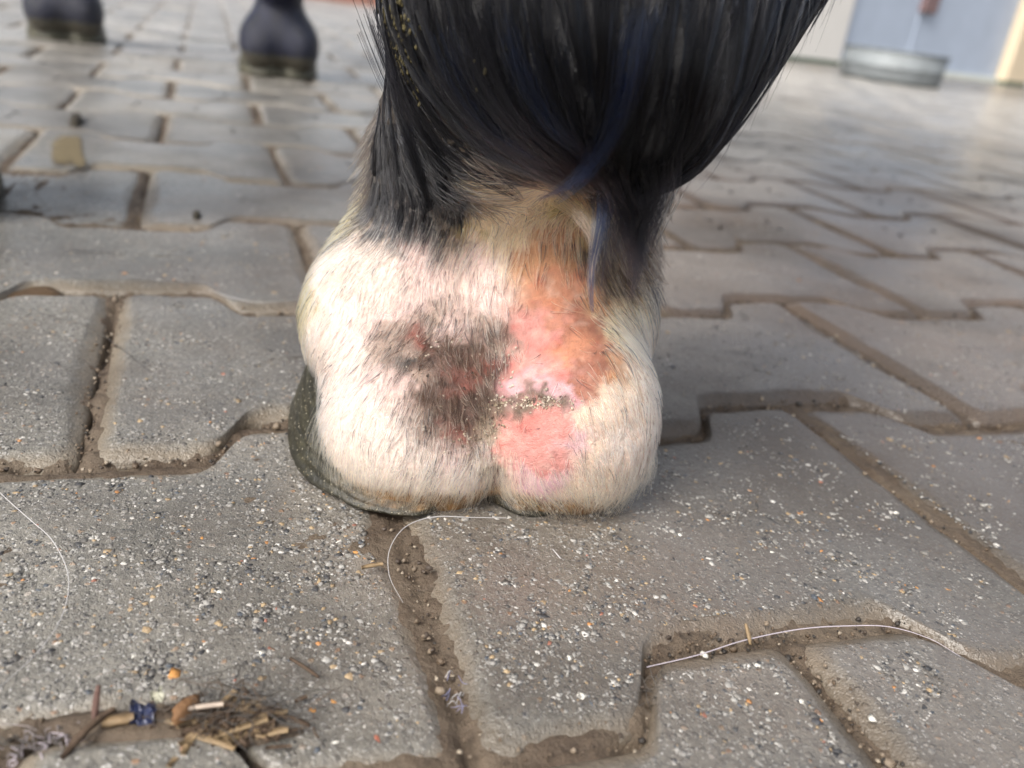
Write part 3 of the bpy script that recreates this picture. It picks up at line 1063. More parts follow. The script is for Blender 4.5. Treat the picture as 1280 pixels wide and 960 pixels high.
# soiled yellow towards the left flank of the heel and the lowest fringe
dirt = sstep(0.1, 0.5, fbm(root, 60, 3, 44))[:, None] * 0.35 + (1 - sstep(0.008, 0.024, root[:, 2]))[:, None] * 0.75
tint_h = np.where(isd[:, None], tint_h, tint_h * (1 - dirt) + tint_h * np.array([0.86, 0.68, 0.36]) * dirt)
hair_object('coat_hair', [P], [np.clip(tint_h, 0.004, 0.96)], [rng.uniform(0.00006, 0.00014, n)], [np.full(n, 0.000014)], HAIR_PALE)

# long wet hair of the fetlock
N = 15000
root = sample_roots(N, keep_near)
F = coat(root)
kb = (sstep(0.30, 0.08, F[:, 3]) > 0.5) & (F[:, 6] > 0.7)
root = root[kb]; n = len(root)
hgt = sstep(0.10, 0.14, root[:, 2])
ln = (0.013 + 0.024 * hgt) * rng.uniform(0.6, 1.3, n)
lft = 0.03 * sstep(0.1, 0.5, fbm(root * [1, 1, 0.4], 90, 2, 62))
P = grow(root, lie_black, ln, 9, 0.004 + lft + 0.04 * rng.random(n) ** 4, 0.05, 0.0, 0.00025)
P = clump(P, max(40, n // 30), 0.88 + 0.12 * rng.random(n), 0.55)
flat = (lookup(P[:, -1]) < 0.0035) & (lookup(P[:, 4]) < 0.003)
P, root = P[flat], root[flat]; n = len(P)
# most locks black, some with the sky's blue highlight put into their colour
strk = fbm(root * [1, 1, 0.25], 160, 3, 61)
tone = 0.0018 + 0.013 * sstep(0.15, 0.6, strk) * rng.uniform(0.2, 1.4, n)
tb = tone[:, None] * np.array([0.65, 0.98, 1.9])
sel = rng.choice(n, 420, replace=False)                    # broken and stray hairs
P2 = grow(root[sel], lie_black, rng.uniform(0.008, 0.026, 420), 9, 0.02 + 0.22 * rng.random(420) ** 2, 0.40, 0.1, 0.0008)
hair_object('fetlock_hair', [P, P2], [np.clip(tb, 0.002, 1), np.tile([0.012, 0.012, 0.014], (420, 1)) * rng.uniform(0.3, 2.5, (420, 1))],
            [rng.uniform(0.00006, 0.00013, n), np.full(420, 0.00005)], [np.full(n, 0.000025), np.full(420, 0.000018)], HAIR_BLACK)

# straggling fringe over the heel horn
N = 9000
root = sample_roots(N, lambda c: keep_near(c) & (c[:, 2] < 0.024))
keep = rng.random(len(root)) < 0.16
root = root[keep]; n = len(root)
P = grow(root, lie_fur, rng.uniform(0.006, 0.015, n), 7, 0.22 + 0.25 * rng.random(n), 0.28, 0.15)
P[:, :, 2] = np.maximum(P[:, :, 2], 0.0015)
P = clump(P, n // 5, 0.5 * rng.random(n))
hair_object('heel_fringe', [P], [np.array([0.76, 0.64, 0.42]) * rng.uniform(0.6, 1.2, (n, 1))], [rng.uniform(0.00005, 0.00008, n)], [np.full(n, 0.000014)], HAIR_PALE)


def lock(path, n, s0, s1, col, jitter=0.25, tip=0.35):
    """one hanging lock: strands round a guide path, drawn together to a point"""
    path = np.asarray(path, float)
    m = 12
    t = np.linspace(0, 1, m); tt = np.linspace(0, 1, len(path))
    # smooth resampling
    g = np.stack([np.interp(t, tt, path[:, a]) for a in range(3)], 1)
    for _ in range(2): g[1:-1] = 0.25 * g[:-2] + 0.5 * g[1:-1] + 0.25 * g[2:]
    off = rng.normal(0, 1, (n, 1, 3))
    wide = (s0 * (1 - t) ** 0.9 + s1 * t)[None, :, None]
    P = g[None] + off * wide + rng.normal(0, jitter, (n, 1, 3)) * s0 * (t[None, :, None] ** 2) * tip
    ext = rng.uniform(0.55, 1.05, n)
    # each strand stops at its own length along the guide
    Q = np.empty_like(P)
    for a in range(3):
        for i in range(n):
            Q[i, :, a] = np.interp(t * ext[i], t, P[i, :, a])
    c = np.tile(col, (n, 1)) * (1 + rng.normal(0, 0.2, (n, 1)))
    return Q, np.clip(c, 0.003, 0.95)


def S(*p):
    return [surf(x, y, o) for x, y, o in p]


BLK, BLU, CRM = (0.003, 0.003, 0.005), (0.010, 0.016, 0.045), (0.70, 0.58, 0.34)  # the blue tone puts sky sheen into the colour of black hair
feather = [
    lock(S((800, 20, .0005), (792, 80, .002), (778, 140, .004)) + [at(748, 198, .208), at(706, 237, .214), at(672, 249, .219)], 110, .0024, .0003, BLU, 0.3),
    lock(S((790, 50, .0005), (780, 130, .003)) + [at(754, 192, .209), at(724, 228, .213), at(694, 253, .218)], 80, .0022, .0003, BLU, 0.3),
    lock(S((810, 40, .0005), (792, 130, .003), (764, 196, .005), (730, 236, .005), (708, 254, .003)), 80, .0026, .0002, BLK, 0.3),
    lock(S((760, 40, .0005), (754, 120, .002), (742, 180, .003), (728, 212, .003)), 50, .0022, .0003, BLK, 0.4),
    lock(S((640, 30, .0005), (656, 100, .002), (690, 165, .003), (735, 205, .003)), 60, .0024, .0003, BLU, 0.4),
    lock(S((655, 70, .0005), (686, 140, .002), (720, 178, .003), (745, 200, .003)), 50, .0020, .0003, BLU, 0.4),
    lock(S((560, 40, .0005), (580, 110, .002), (624, 168, .002), (690, 206, .002)), 60, .0024, .0004, BLU, 0.4),
    lock(S((700, 60, .001), (712, 120, .002), (726, 170, .003), (760, 220, .003), (775, 250, .002)), 120, .003, .0006, BLK),
    lock([surf(775, 232, .001), at(782, 262, .224), at(793, 300, .226), at(796, 335, .228), at(790, 372, .229)], 150, .0028, .0003, BLK, 0.5),
    lock([surf(800, 236, .001), at(800, 270, .222), at(801, 310, .223), at(806, 340, .225)], 90, .0024, .0003, BLK, 0.5),
    lock([surf(830, 232, .001), at(818, 262, .222), at(812, 290, .223), at(812, 316, .225)], 110, .0032, .0004, BLK, 0.5),
    lock([surf(815, 205, .001), at(822, 240, .216), at(806, 268, .219), at(797, 300, .222)], 200, .0038, .0004, BLK, 0.5),
    lock([surf(770, 215, .001), at(782, 248, .219), at(792, 285, .222), at(800, 325, .224)], 120, .0028, .0004, BLK, 0.5),
    lock([surf(785, 235, .001), at(780, 268, .225), at(774, 300, .227), at(766, 334, .228)], 60, .0022, .0004, BLK, 0.8),
    lock([surf(805, 238, .001), at(800, 275, .222), at(792, 320, .224), at(797, 384, .226)], 26, .0016, .0006, BLK, 0.8),
    lock([surf(755, 238, .001), at(755, 270, .226), at(746, 305, .228), at(738, 345, .230), at(741, 392, .231)], 70, .0016, .0003, BLU),
    lock([surf(765, 236, .001), at(762, 270, .226), at(758, 320, .228), at(752, 360, .230), at(745, 400, .231)], 20, .0012, .0005, BLK),
    lock([surf(725, 236, .001), at(744, 268, .232), at(750, 300, .234), at(738, 338, .236), at(733, 372, .237)], 90, .0013, .0003, CRM),
    lock([surf(690, 242, .001), at(716, 258, .235), at(738, 285, .236), at(745, 315, .237), at(741, 350, .238)], 60, .0016, .0005, CRM),
    lock([surf(812, 240, .001), at(815, 280, .222), at(822, 332, .223)], 6, .0020, .0016, BLK),
    lock([surf(800, 240, .001), at(806, 290, .222), at(805, 345, .223)], 8, .0020, .0014, BLK),
    lock([surf(720, 235, .001), at(770, 262, .23), at(796, 290, .23), at(810, 320, .23)], 8, .0015, .0012, CRM),
    lock(S((480, 20, .001), (500, 90, .002), (520, 140, .002), (545, 190, .002)), 120, .003, .0010, BLK),
    lock(S((600, 30, .001), (620, 100, .002), (660, 160, .003), (715, 205, .003), (760, 235, .002)), 200, .004, .0010, BLK),
    lock(S((560, 90, .001), (600, 150, .002), (660, 195, .003), (720, 228, .003)), 160, .0035, .0010, BLK),
]
hair_object('feather_lock', [q[0] for q in feather], [q[1] for q in feather],
            [np.full(len(q[0]), 0.000060) for q in feather], [np.full(len(q[0]), 0.000018) for q in feather], HAIR_BLACK)
#--REST--

# ------------------------------------------------------------------ chips in the worn faces of the pavers
def ico():
    bm = bmesh.new(); bmesh.ops.create_icosphere(bm, subdivisions=1, radius=1.0)
    bm.verts.ensure_lookup_table()
    v = np.array([q.co[:] for q in bm.verts]); f = np.array([[w.index for w in q.verts] for q in bm.faces])
    bm.free()
    return v, f


IV, IF = ico()


def paver_at(x, y):
    """row and joint index of the stone under each point, distance to its edge, height of its face"""
    x, y = np.asarray(x), np.asarray(y)
    k = np.floor((V0 - y) / ROW).astype(int)
    for q in (-1, 0, 1):                          # the long joints wave: settle on the right row
        kk = np.floor((V0 - y) / ROW).astype(int) + q
        up = np.array([row_line(a, b) for a, b in zip(x, kk)]); dn = np.array([row_line(a, b + 1) for a, b in zip(x, kk)])
        k = np.where((y <= up) & (y > dn), kk, k)
    half = np.where(k % 2, 0.5, 0.0)
    m = np.floor((x - U0) / LEN - half) + half
    up = np.array([row_line(a, b) for a, b in zip(x, k)]); dn = np.array([row_line(a, b + 1) for a, b in zip(x, k)])
    e = np.minimum(np.minimum(up - y, y - dn), np.minimum(x - (U0 + m * LEN), U0 + (m + 1) * LEN - x))
    q3 = np.stack([x, y, x * 0], -1)
    z = 0.0009 * fbm(q3, 28, 3, 3) + 0.0007 * fbm(q3, 150, 3, 5)
    for i in range(len(x)):
        s = SETTLE.get((int(k[i]), float(m[i])))
        if s: z[i] += (x[i] - s[0][0]) * s[1][0] + (y[i] - s[0][1]) * s[1][1] + s[2]
    return e, z


CHIP_COL = np.array([(0.25, 0.24, 0.225), (0.20, 0.19, 0.175), (0.15, 0.142, 0.13), (0.31, 0.30, 0.28), (0.40, 0.385, 0.36), (0.50, 0.48, 0.45),
                     (0.055, 0.055, 0.058), (0.035, 0.035, 0.038), (0.09, 0.085, 0.08), (0.07, 0.08, 0.095), (0.30, 0.22, 0.13), (0.40, 0.19, 0.07), (0.26, 0.11, 0.075)])
CHIP_P = np.array([20, 18, 16, 9, 3.5, 1.4, 9, 6, 12, 4, 7, 0.6, 0.4]); CHIP_P = CHIP_P / CHIP_P.sum()


def chips(name, x, y, z, size, col, flat, parent, mat, kind='stuff', sink=0.55):
    n = len(x)
    a = rng.uniform(0, 2 * math.pi, n); el = rng.uniform(0.6, 1.0, n)
    V = np.tile(IV, (n, 1, 1)) * (1 + rng.normal(0, 0.24, (n, len(IV), 1)))
    V = V * np.stack([size, size * el, size * flat], 1)[:, None, :]
    c, s = np.cos(a)[:, None], np.sin(a)[:, None]
    X = V[..., 0] * c - V[..., 1] * s; Y = V[..., 0] * s + V[..., 1] * c
    W = np.stack([X + x[:, None], Y + y[:, None], V[..., 2] + (z - size * flat * sink)[:, None]], -1).reshape(-1, 3)
    F = (IF[None] + (np.arange(n) * len(IV))[:, None, None]).reshape(-1, 3)
    me = mesh(name, W, F)
    vcol(me, 'tint', np.repeat(col, len(IV), 0))
    o = link(name, me, parent, mat)
    if kind: tag(o, kind=kind)
    return o


STONE = mat_vcol('chip_stone', 'tint', 0.42, (1500, 0.0004))
n = 60000
d = 0.19 + rng.random(n) ** 1.5 * 0.75
xs = rng.uniform(-60, 1340, n)
fx = (xs - 640) / F_PX
ray = fx[:, None] * RT + FW
ray[:, 2] = 0; ray = ray / np.linalg.norm(ray, axis=1, keepdims=True)
cxy = ray * (d * 1.0)[:, None] * rng.uniform(0.75, 1.1, n)[:, None]
e, z = paver_at(cxy[:, 0], cxy[:, 1])
size = np.clip(np.exp(rng.normal(math.log(0.00062), 0.42, n)), 0.00025, 0.0022)
ok = (e > 0.0095 + size) & (cxy[:, 1] > -0.05)
sz = size[ok]
chips('aggregate_chips', cxy[ok, 0], cxy[ok, 1], z[ok], sz, CHIP_COL[rng.choice(len(CHIP_COL), ok.sum(), p=CHIP_P)] * rng.uniform(0.8, 1.2, (ok.sum(), 1)), np.full(ok.sum(), 0.36), pavement, STONE, sink=0.72)
# the larger chips one can pick out
BIG = '''o 252 668 6;o 216 836 9;o 417 872 8;o 390 882 6;o 638 888 9;o 771 800 7;o 325 792 5;o 128 818 6;w 420 922 9;w 396 912 9;w 326 812 7;w 166 815 7;w 455 904 9;w 728 866 8;w 655 878 6;
k 498 880 12;k 655 890 9;k 740 832 8;r 470 917 12;k 320 783 6;w 712 820 5;o 446 683 5;w 425 670 5;k 600 742 6;w 880 820 6;w 970 870 6;w 110 697 7;w 240 650 5;k 700 740 7;w 965 690 6;
o 1183 737 6;w 1000 880 7;k 1020 905 8;w 1090 900 7;w 275 735 5;k 380 700 6;k 545 560 4;w 255 800 6;k 1095 868 7;w 945 835 6;w 850 667 5;w 890 660 4;k 905 690 5;k 1010 690 5;w 1120 640 5;o 1145 735 5'''
bx_, by_, bs_, bc_ = [], [], [], []
for q in BIG.replace('\n', '').split(';'):
    c, x, y, s = q.split(); p = floor_at(float(x), float(y)); dd = (p - EYE) @ FW
    bx_.append(p[0]); by_.append(p[1]); bs_.append(float(s) * dd / F_PX)
    bc_.append({'o': (0.46, 0.22, 0.06), 'w': (0.62, 0.60, 0.54), 'k': (0.05, 0.05, 0.055), 'r': (0.30, 0.10, 0.06)}[c])
e, z = paver_at(np.array(bx_), np.array(by_))
chips('large_chips', np.array(bx_), np.array(by_), z, np.array(bs_), np.array(bc_), np.full(len(bx_), 0.40), pavement, STONE, sink=0.62)
# crumbs lying in the joints
n = 26000
d = 0.19 + rng.random(n) ** 1.3 * 0.6
xs = rng.uniform(-60, 1340, n)
ray = ((xs - 640) / F_PX)[:, None] * RT + FW; ray[:, 2] = 0; ray = ray / np.linalg.norm(ray, axis=1, keepdims=True)
cxy = ray * d[:, None] * rng.uniform(0.75, 1.1, n)[:, None]
e, z = paver_at(cxy[:, 0], cxy[:, 1])
ok = (e < 0.0055) & (rng.random(n) < np.clip(1.2 - e / 0.005, 0.05, 1))
m = ok.sum(); ee = e[ok]
zz = -0.0034 + np.clip(ee - 0.0025, 0, 1) * 1.2 + rng.uniform(0.0002, 0.0016, m)
sz = np.clip(np.exp(rng.normal(math.log(0.00045), 0.5, m)), 0.0002, 0.002)
pal = np.array([(0.10, 0.07, 0.045), (0.05, 0.035, 0.025), (0.18, 0.14, 0.10), (0.30, 0.25, 0.19), (0.025, 0.02, 0.016)])
chips('joint_crumbs', cxy[ok, 0], cxy[ok, 1], zz, sz, pal[rng.choice(5, m, p=[.35, .25, .22, .08, .10])], np.full(m, 0.8), pavement, STONE, sink=0.2)


# ------------------------------------------------------------------ small things on the stones
def tube(name, P, r, mat, parent=None, sides=6, taper=0.3):
    P = np.asarray(P, float); m = max(24, len(P) * 10)
    tt = np.linspace(0, len(P) - 1, m)
    # Catmull-Rom through the points
    Q = np.vstack([2 * P[0] - P[1], P, 2 * P[-1] - P[-2]])
    i = np.clip(tt.astype(int), 0, len(P) - 2); u = (tt - i)[:, None]
    a, b, c, d = Q[i], Q[i + 1], Q[i + 2], Q[i + 3]
    C = 0.5 * ((2 * b) + (c - a) * u + (2 * a - 5 * b + 4 * c - d) * u ** 2 + (3 * b - a - 3 * c + d) * u ** 3)
    T = unit(np.gradient(C, axis=0)); S = unit(np.cross(T, [0.02, 0.01, 1.0])); U = np.cross(S, T)
    an = np.linspace(0, 2 * math.pi, sides, endpoint=False)
    rr = r * (1 - (1 - taper) * np.abs(np.linspace(-0.6, 1, m)) ** 2)[:, None, None]
    V = (C[:, None] + rr * (np.cos(an)[None, :, None] * S[:, None] + np.sin(an)[None, :, None] * U[:, None])).reshape(-1, 3)
    q = np.arange(m - 1)[:, None] * sides + np.arange(sides)[None]
    q2 = np.arange(m - 1)[:, None] * sides + (np.arange(sides)[None] + 1) % sides
    F = np.stack([q, q2, q2 + sides, q + sides], -1).reshape(-1, 4)
    return link(name, mesh(name, V, F), parent, mat)


def plain(name, col, rough=0.6, spec=0.5, metal=0, nscale=None, var=0.3, bump=0.0004):
    t = NT(name)
    if nscale:
        n_ = t.noise(t.geo(), nscale, 4, 0.6)
        c = t.mix(n_, tuple(q * (1 - var) for q in col), tuple(min(1, q * (1 + var)) for q in col))
        t.set(Base_Color=c, Roughness=rough, Normal=t.bump(n_, bump, 0.7))
    else: t.set(Base_Color=col, Roughness=rough)
    t.b.inputs['Specular IOR Level'].default_value = spec; t.b.inputs['Metallic'].default_value = metal
    return t.m


HAIR_W = plain('loose_pale_hair', (0.40, 0.39, 0.39), 0.35)
HAIR_L = plain('loose_lilac_hair', (0.40, 0.36, 0.40), 0.35)
HAIR_D = plain('loose_dark_hair', (0.05, 0.045, 0.04), 0.4)


def ground_strand(pts, h, r, mat, label, name='loose_hair'):
    P = []
    for x, y, up in pts:
        p = floor_at(x, y); p[2] = h + up; P.append(p)
    return tag(tube(name, P, r, mat), label, 'hair', 'loose horse hairs on the pavers')


ground_strand([(-12, 610, .001), (10, 632, .001), (40, 662, .002), (68, 692, .003), (87, 735, .003), (80, 780, .002), (50, 822, .001), (0, 864, 0), (-20, 878, 0)], .0012, .00014, HAIR_W, 'long grey curved hair looping over the paver at the left edge of the photo')
ground_strand([(632, 655, .001), (590, 661, .003), (540, 664, .004), (505, 677, .004), (486, 702, .003), (486, 732, .002), (503, 762, .001)], .0014, .00016, HAIR_W, 'white hair curling from under the hoof across the joint')
ground_strand([(808, 837, .0005), (870, 824, .001), (930, 805, .001), (1000, 791, .001), (1060, 787, .001), (1110, 790, .0015), (1160, 803, .001), (1200, 822, .0)], .0004, .00018, HAIR_L, 'pale lilac hair lying along the wavy joint right of the hoof')
ground_strand([(262, 366, 0), (290, 378, .001), (330, 384, .001), (392, 377, .001)], .0016, .00015, HAIR_W, 'short white hair on the paver just left of the hoof')
ground_strand([(190, 470, 0), (120, 420, .001), (60, 400, .001), (-5, 382, .001)], .0014, .00016, HAIR_D, 'thin dark hair on the dark paver at the left edge')
ground_strand([(205, 760, 0), (230, 800, .001), (222, 830, .002), (240, 850, 0)], .0012, .00010, HAIR_D, 'fine dark hair on the paver above the straw clump')
ground_strand([(300, 830, 0), (318, 860, .001), (345, 880, .001), (352, 905, 0)], .0012, .00010, HAIR_D, 'fine dark hair right beside the straw clump')
ground_strand([(700, 702, 0), (690, 690, 0)], .0012, .00020, HAIR_W, 'short straight pale hair on the paver below the heel')

# dung smear and dung crumbs further back
DUNG = plain('dung', (0.13, 0.10, 0.055), 0.75, 0.3, 0, 300, 0.5, 0.0015)
CRUMB = plain('dark_dung', (0.035, 0.03, 0.022), 0.8, 0.3, 0, 300, 0.5, 0.0015)


def smear(name, cx_, cy_, rx, ry, h, mat, label, cat, z0=0.0, nn=26, sq=0.6):
    c = floor_at(cx_, cy_); a = np.linspace(0, 2 * math.pi, nn, endpoint=False)
    ex = floor_at(cx_ + rx, cy_) - c; ey = floor_at(cx_, cy_ - ry) - c
    V = []
    for t, zz in ((1.0, -0.0012), (0.93, 0.35), (0.75, 0.8), (0.45, 1.0), (0.2, 0.9)):
        r = t * (1 + 0.30 * noise(np.stack([np.cos(a) * 1.7, np.sin(a) * 1.7, a * 0 + cx_], 1)))
        p = c + (np.sign(np.cos(a)) * np.abs(np.cos(a)) ** sq * r)[:, None] * ex + (np.sign(np.sin(a)) * np.abs(np.sin(a)) ** sq * r)[:, None] * ey
        p[:, 2] = z0 + (zz * h if zz > 0 else zz) + (fbm(p, 90, 3, 3) * h * 0.35 if zz > 0 else 0)
        V.append(p)
    m = len(V); V = np.concatenate(V)
    i = np.arange(nn); j = (i + 1) % nn
    f = np.concatenate([np.stack([r * nn + i, r * nn + j, (r + 1) * nn + j, (r + 1) * nn + i], 1) for r in range(m - 1)]).tolist()
    f = [tuple(q) for q in f] + [tuple(range((m - 1) * nn, m * nn))]
    return tag(link(name, mesh(name, V, f), None, mat), label, cat)


smear('dung_smear', 87, 190, 21, 19, .0005, DUNG, 'flat yellow-brown square dung smear on a paver behind the left hooves', 'dung', 0.0016)
fade = np.repeat([0.0, 0.35, 0.75, 1.0, 1.0], 26)
st = bpy.data.objects['dung_smear']; vval(st.data, 'fade', fade)
td = NT('dung_film'); nn_ = td.noise(td.geo(), 160, 5, 0.65)
td.set(Base_Color=td.mix(nn_, (0.07, 0.05, 0.022), (0.20, 0.155, 0.075)), Roughness=0.5)
td.l.new(td.ramp(td.math('ADD', td.attr('fade', 'Fac'), td.math('MULTIPLY', td.math('SUBTRACT', nn_, 0.5), 1.6)), [(0.25, 0.0), (0.70, 0.9)]), td.b.inputs['Alpha'])
st.data.materials.clear(); st.data.materials.append(td.m)
smear('dung_crumb', 95, 153, 9, 6, .008, CRUMB, 'dark lump on the pavers just above the yellow-brown smear', 'dung', sq=0.9, nn=14)
smear('dung_crumb', 246, 272, 5, 3.5, .004, CRUMB, 'tiny dark lump on the paver left of the black pastern', 'dung', sq=0.9, nn=12)
smear('brown_patch', 35, 360, 52, 9, .0026, plain('dark_brown', (0.065, 0.040, 0.021), 0.65, 0.4, 0, 200, 0.5, 0.001), 'brown patch at the left edge on the long joint', 'mud', -0.0035, 30, 0.9)  # thin raised brown patch along the long joint

# debris at the bottom left
STRAW = plain('straw', (0.22, 0.155, 0.085), 0.6, 0.4, 0, 900, 0.45)
STRAW_D = plain('dark_straw', (0.075, 0.05, 0.033), 0.7, 0.3, 0, 900, 0.45)


def sliver(name, p, yaw, pitch, length, w, th, mat, parent=None, bend=0.1):
    m = 5
    t = np.linspace(-0.5, 0.5, m)
    x = t * length; zc = bend * length * (0.25 - t ** 2)
    ww = w * (1 - (2 * np.abs(t)) ** 4 * 0.25) * rng.uniform(0.85, 1.15, m)
    V = np.concatenate([np.stack([x, s * ww / 2, zc + u * th / 2], 1) for s, u in ((-1, -1), (1, -1), (1, 1), (-1, 1))])
    i = np.arange(m - 1)
    f = []
    for a, b in ((0, 1), (1, 2), (2, 3), (3, 0)):
        f += np.stack([a * m + i, a * m + i + 1, b * m + i + 1, b * m + i], 1).tolist()
    f = [tuple(q[::-1]) for q in f] + [(0, m, 2 * m, 3 * m), (m - 1, 4 * m - 1, 3 * m - 1, 2 * m - 1)]
    cp, sp, cyw, syw = math.cos(pitch), math.sin(pitch), math.cos(yaw), math.sin(yaw)
    X = V[:, 0] * cp - V[:, 2] * sp; Z = V[:, 0] * sp + V[:, 2] * cp
    W = np.stack([X * cyw - V[:, 1] * syw + p[0], X * syw + V[:, 1] * cyw + p[1], Z + p[2]], 1)
    return link(name, mesh(name, W, f), parent, mat)


smear('dirt_patch', 215, 910, 150, 22, .0016, MAT_SOIL, 'low patch of brown dirt under the straw and the blue foil', 'dirt', -.0002, 40, 0.9)
clump_root = empty('straw_clump', floor_at(285, 905))
tag(clump_root, 'tangled clump of chopped brown straw and hair at the bottom left', 'straw')
clump_root.location = (0, 0, 0)
for i in range(230):
    u, v = rng.normal(0, 1), rng.normal(0, 1)
    p = floor_at(284 + 38 * u, 908 + 13 * v)
    p[2] = 0.0005 + 0.0018 * math.exp(-(u * u + v * v) / 2.5) * rng.uniform(0.1, 1.2)
    big = rng.random() < 0.13
    sliver('straw', p, rng.normal(0.25, 0.8), rng.normal(0, 0.14), rng.uniform(.005, .013) if big else rng.uniform(.0015, .0060), rng.uniform(.0010, .0021) if big else rng.uniform(.0005, .0011), .0004, STRAW if big else STRAW_D, clump_root, rng.uniform(-.1, .2))
for i in range(90):
    x0, y0 = 290 + rng.normal(0, 34), 895 + rng.normal(0, 13)
    P = []
    dx, dy = rng.normal(0, 26), rng.normal(0, 12)
    for q in range(4):
        p = floor_at(x0 + dx * q / 1.5 + rng.normal(0, 7), y0 + dy * q / 1.5 + rng.normal(0, 5)); p[2] = 0.0015 + rng.uniform(0, .004); P.append(p)
    tube('fibre', P, .00013, HAIR_D if i % 3 else STRAW_D, clump_root, 4)
# grey lint in the joint left of it
LINT = plain('grey_lint', (0.20, 0.18, 0.18), 0.85, 0.2, 0, 800, 0.6, 0.001)
lint_root = empty('lint_clump'); tag(lint_root, 'grey fluffy lint and hairs lying in the joint at the bottom left corner', 'lint')
for i in range(70):
    x0, y0 = rng.uniform(-10, 175), 0
    y0 = 935 - 0.16 * x0 + rng.normal(0, 8)
    P = []
    dx, dy = rng.normal(0, 16), rng.normal(0, 7)
    for q in range(4):
        p = floor_at(x0 + dx * q / 2 + rng.normal(0, 5), y0 + dy * q / 2 + rng.normal(0, 3)); p[2] = -0.003 + rng.uniform(0, .004); P.append(p)
    tube('fibre', P, .00016, (LINT, HAIR_L, HAIR_D)[i % 3], lint_root, 4)

# blue scrap, bark pieces, twig
def crumpled(name, cx_, cy_, w, h, mat, label, cat, z, seed):
    p0 = floor_at(cx_, cy_); m = 9
    V = []
    for i in range(m):
        for j in range(m):
            p = floor_at(cx_ + (i / (m - 1) - .5) * w, cy_ + (j / (m - 1) - .5) * h)
            q = np.array([i * .55, j * .55, seed])
            p[2] = z + 0.0010 + 0.0012 * noise(q[None])[0] + 0.0012 * noise(q[None] * 2.3)[0]
            p[:2] += 0.0012 * np.array([noise(q[None], 1, 5)[0], noise(q[None], 1, 6)[0]])
            V.append(p)
    V = np.array(V); W = np.concatenate([V, V - [0, 0, .0003]])
    f = []
    I = lambda i, j: i * m + j
    for i in range(m - 1):
        for j in range(m - 1):
            f.append((I(i, j), I(i, j + 1), I(i + 1, j + 1), I(i + 1, j))); f.append(tuple(m * m + k for k in (I(i, j), I(i + 1, j), I(i + 1, j + 1), I(i, j + 1))))
    return tag(link(name, mesh(name, W, f, False), None, mat), label, cat)


crumpled('foil_scrap', 181, 899, 33, 27, plain('blue_foil', (0.016, 0.022, 0.06), 0.3, 0.6, 0.2, 400, 0.8), 'crumpled dark blue scrap of foil among the straw at bottom left', 'scrap', .001, 3)
crumpled('paper_scrap', 196, 893, 11, 12, plain('white_paper', (0.42, 0.41, 0.32), 0.6), 'tiny cream scrap of paper on the blue foil', 'scrap', .0045, 8)
def lump(name, p, r, yaw, mat):
    bm = bmesh.new(); bmesh.ops.create_icosphere(bm, subdivisions=3, radius=1.0)
    v = np.array([q.co[:] for q in bm.verts]); f = [tuple(w.index for w in q.verts) for q in bm.faces]; bm.free()
    v = v * (1 + 0.45 * fbm(v, 1.3, 3, 4) + 0.12 * fbm(v, 5, 2, 5))[:, None] * np.array(r)
    c, s_ = math.cos(yaw), math.sin(yaw)
    w = np.stack([v[:, 0] * c - v[:, 1] * s_ + p[0], v[:, 0] * s_ + v[:, 1] * c + p[1], v[:, 2] + p[2]], 1)
    return link(name, mesh(name, w, f), None, mat)


p = floor_at(232, 900); p[2] = .003
tag(lump('bark_piece', p, (.0042, .0020, .0022), 0.9, plain('bark', (0.16, 0.085, 0.04), 0.75, 0.3, 0, 500, 0.5, .001)), 'orange-brown lump of bark between blue foil and straw', 'bark')
p = floor_at(258, 902); p[2] = .0045
tag(sliver('straw_stalk', p, -0.05, 0.05,   .0075, .0010, .0009, plain('pale_stalk', (0.38, 0.31, 0.25), 0.5)), 'short pale pinkish stalk lying on the straw clump', 'straw')
p = floor_at(122, 892); p[2] = .003
tag(sliver('bark_piece', p, 1.5, 0.55, .008, .0013, .0008, plain('red_bark', (0.09, 0.05, 0.04), 0.7, 0.3, 0, 500, 0.5), None, 0.5), 'reddish brown upright sliver left of the blue foil', 'bark')
p = floor_at(148, 910); p[2] = .0022
tag(sliver('seed_husk', p, 0.05, 0.0, .0065, .0026, .0012, plain('husk', (0.19, 0.13, 0.07), 0.6, 0.4, 0, 600, 0.5)), 'small tan husk touching the left side of the blue foil', 'husk')
p = floor_at(112, 925); p[2] = .002
tag(sliver('twig', p, 0.9, 0.05, .015, .0013, .0011, STRAW_D, None, 0.4), 'dark brown twig slanting down from the reddish sliver', 'twig')
p = floor_at(465, 712); p[2] = .0014
tag(sliver('straw_stalk', p, 0.15, 0.0, .0065, .0013, .0006, STRAW), 'short tan straw on the paver just left of the joint below the hoof', 'straw')
p = floor_at(380, 840); p[2] = .0014
tag(sliver('twig', p, -0.9, 0.0, .010, .0007, .0006, STRAW_D), 'thin brown twig on the big paver right above the straw', 'twig')
p = floor_at(658, 792 - 5); p[2] = .0008
p = floor_at(932, 803); p[2] = .0030
tag(sliver('straw_stalk', p, 1.4, 0.5, .0060, .0009, .0006, STRAW), 'small tan straw standing in the wavy joint under the lilac hair', 'straw')
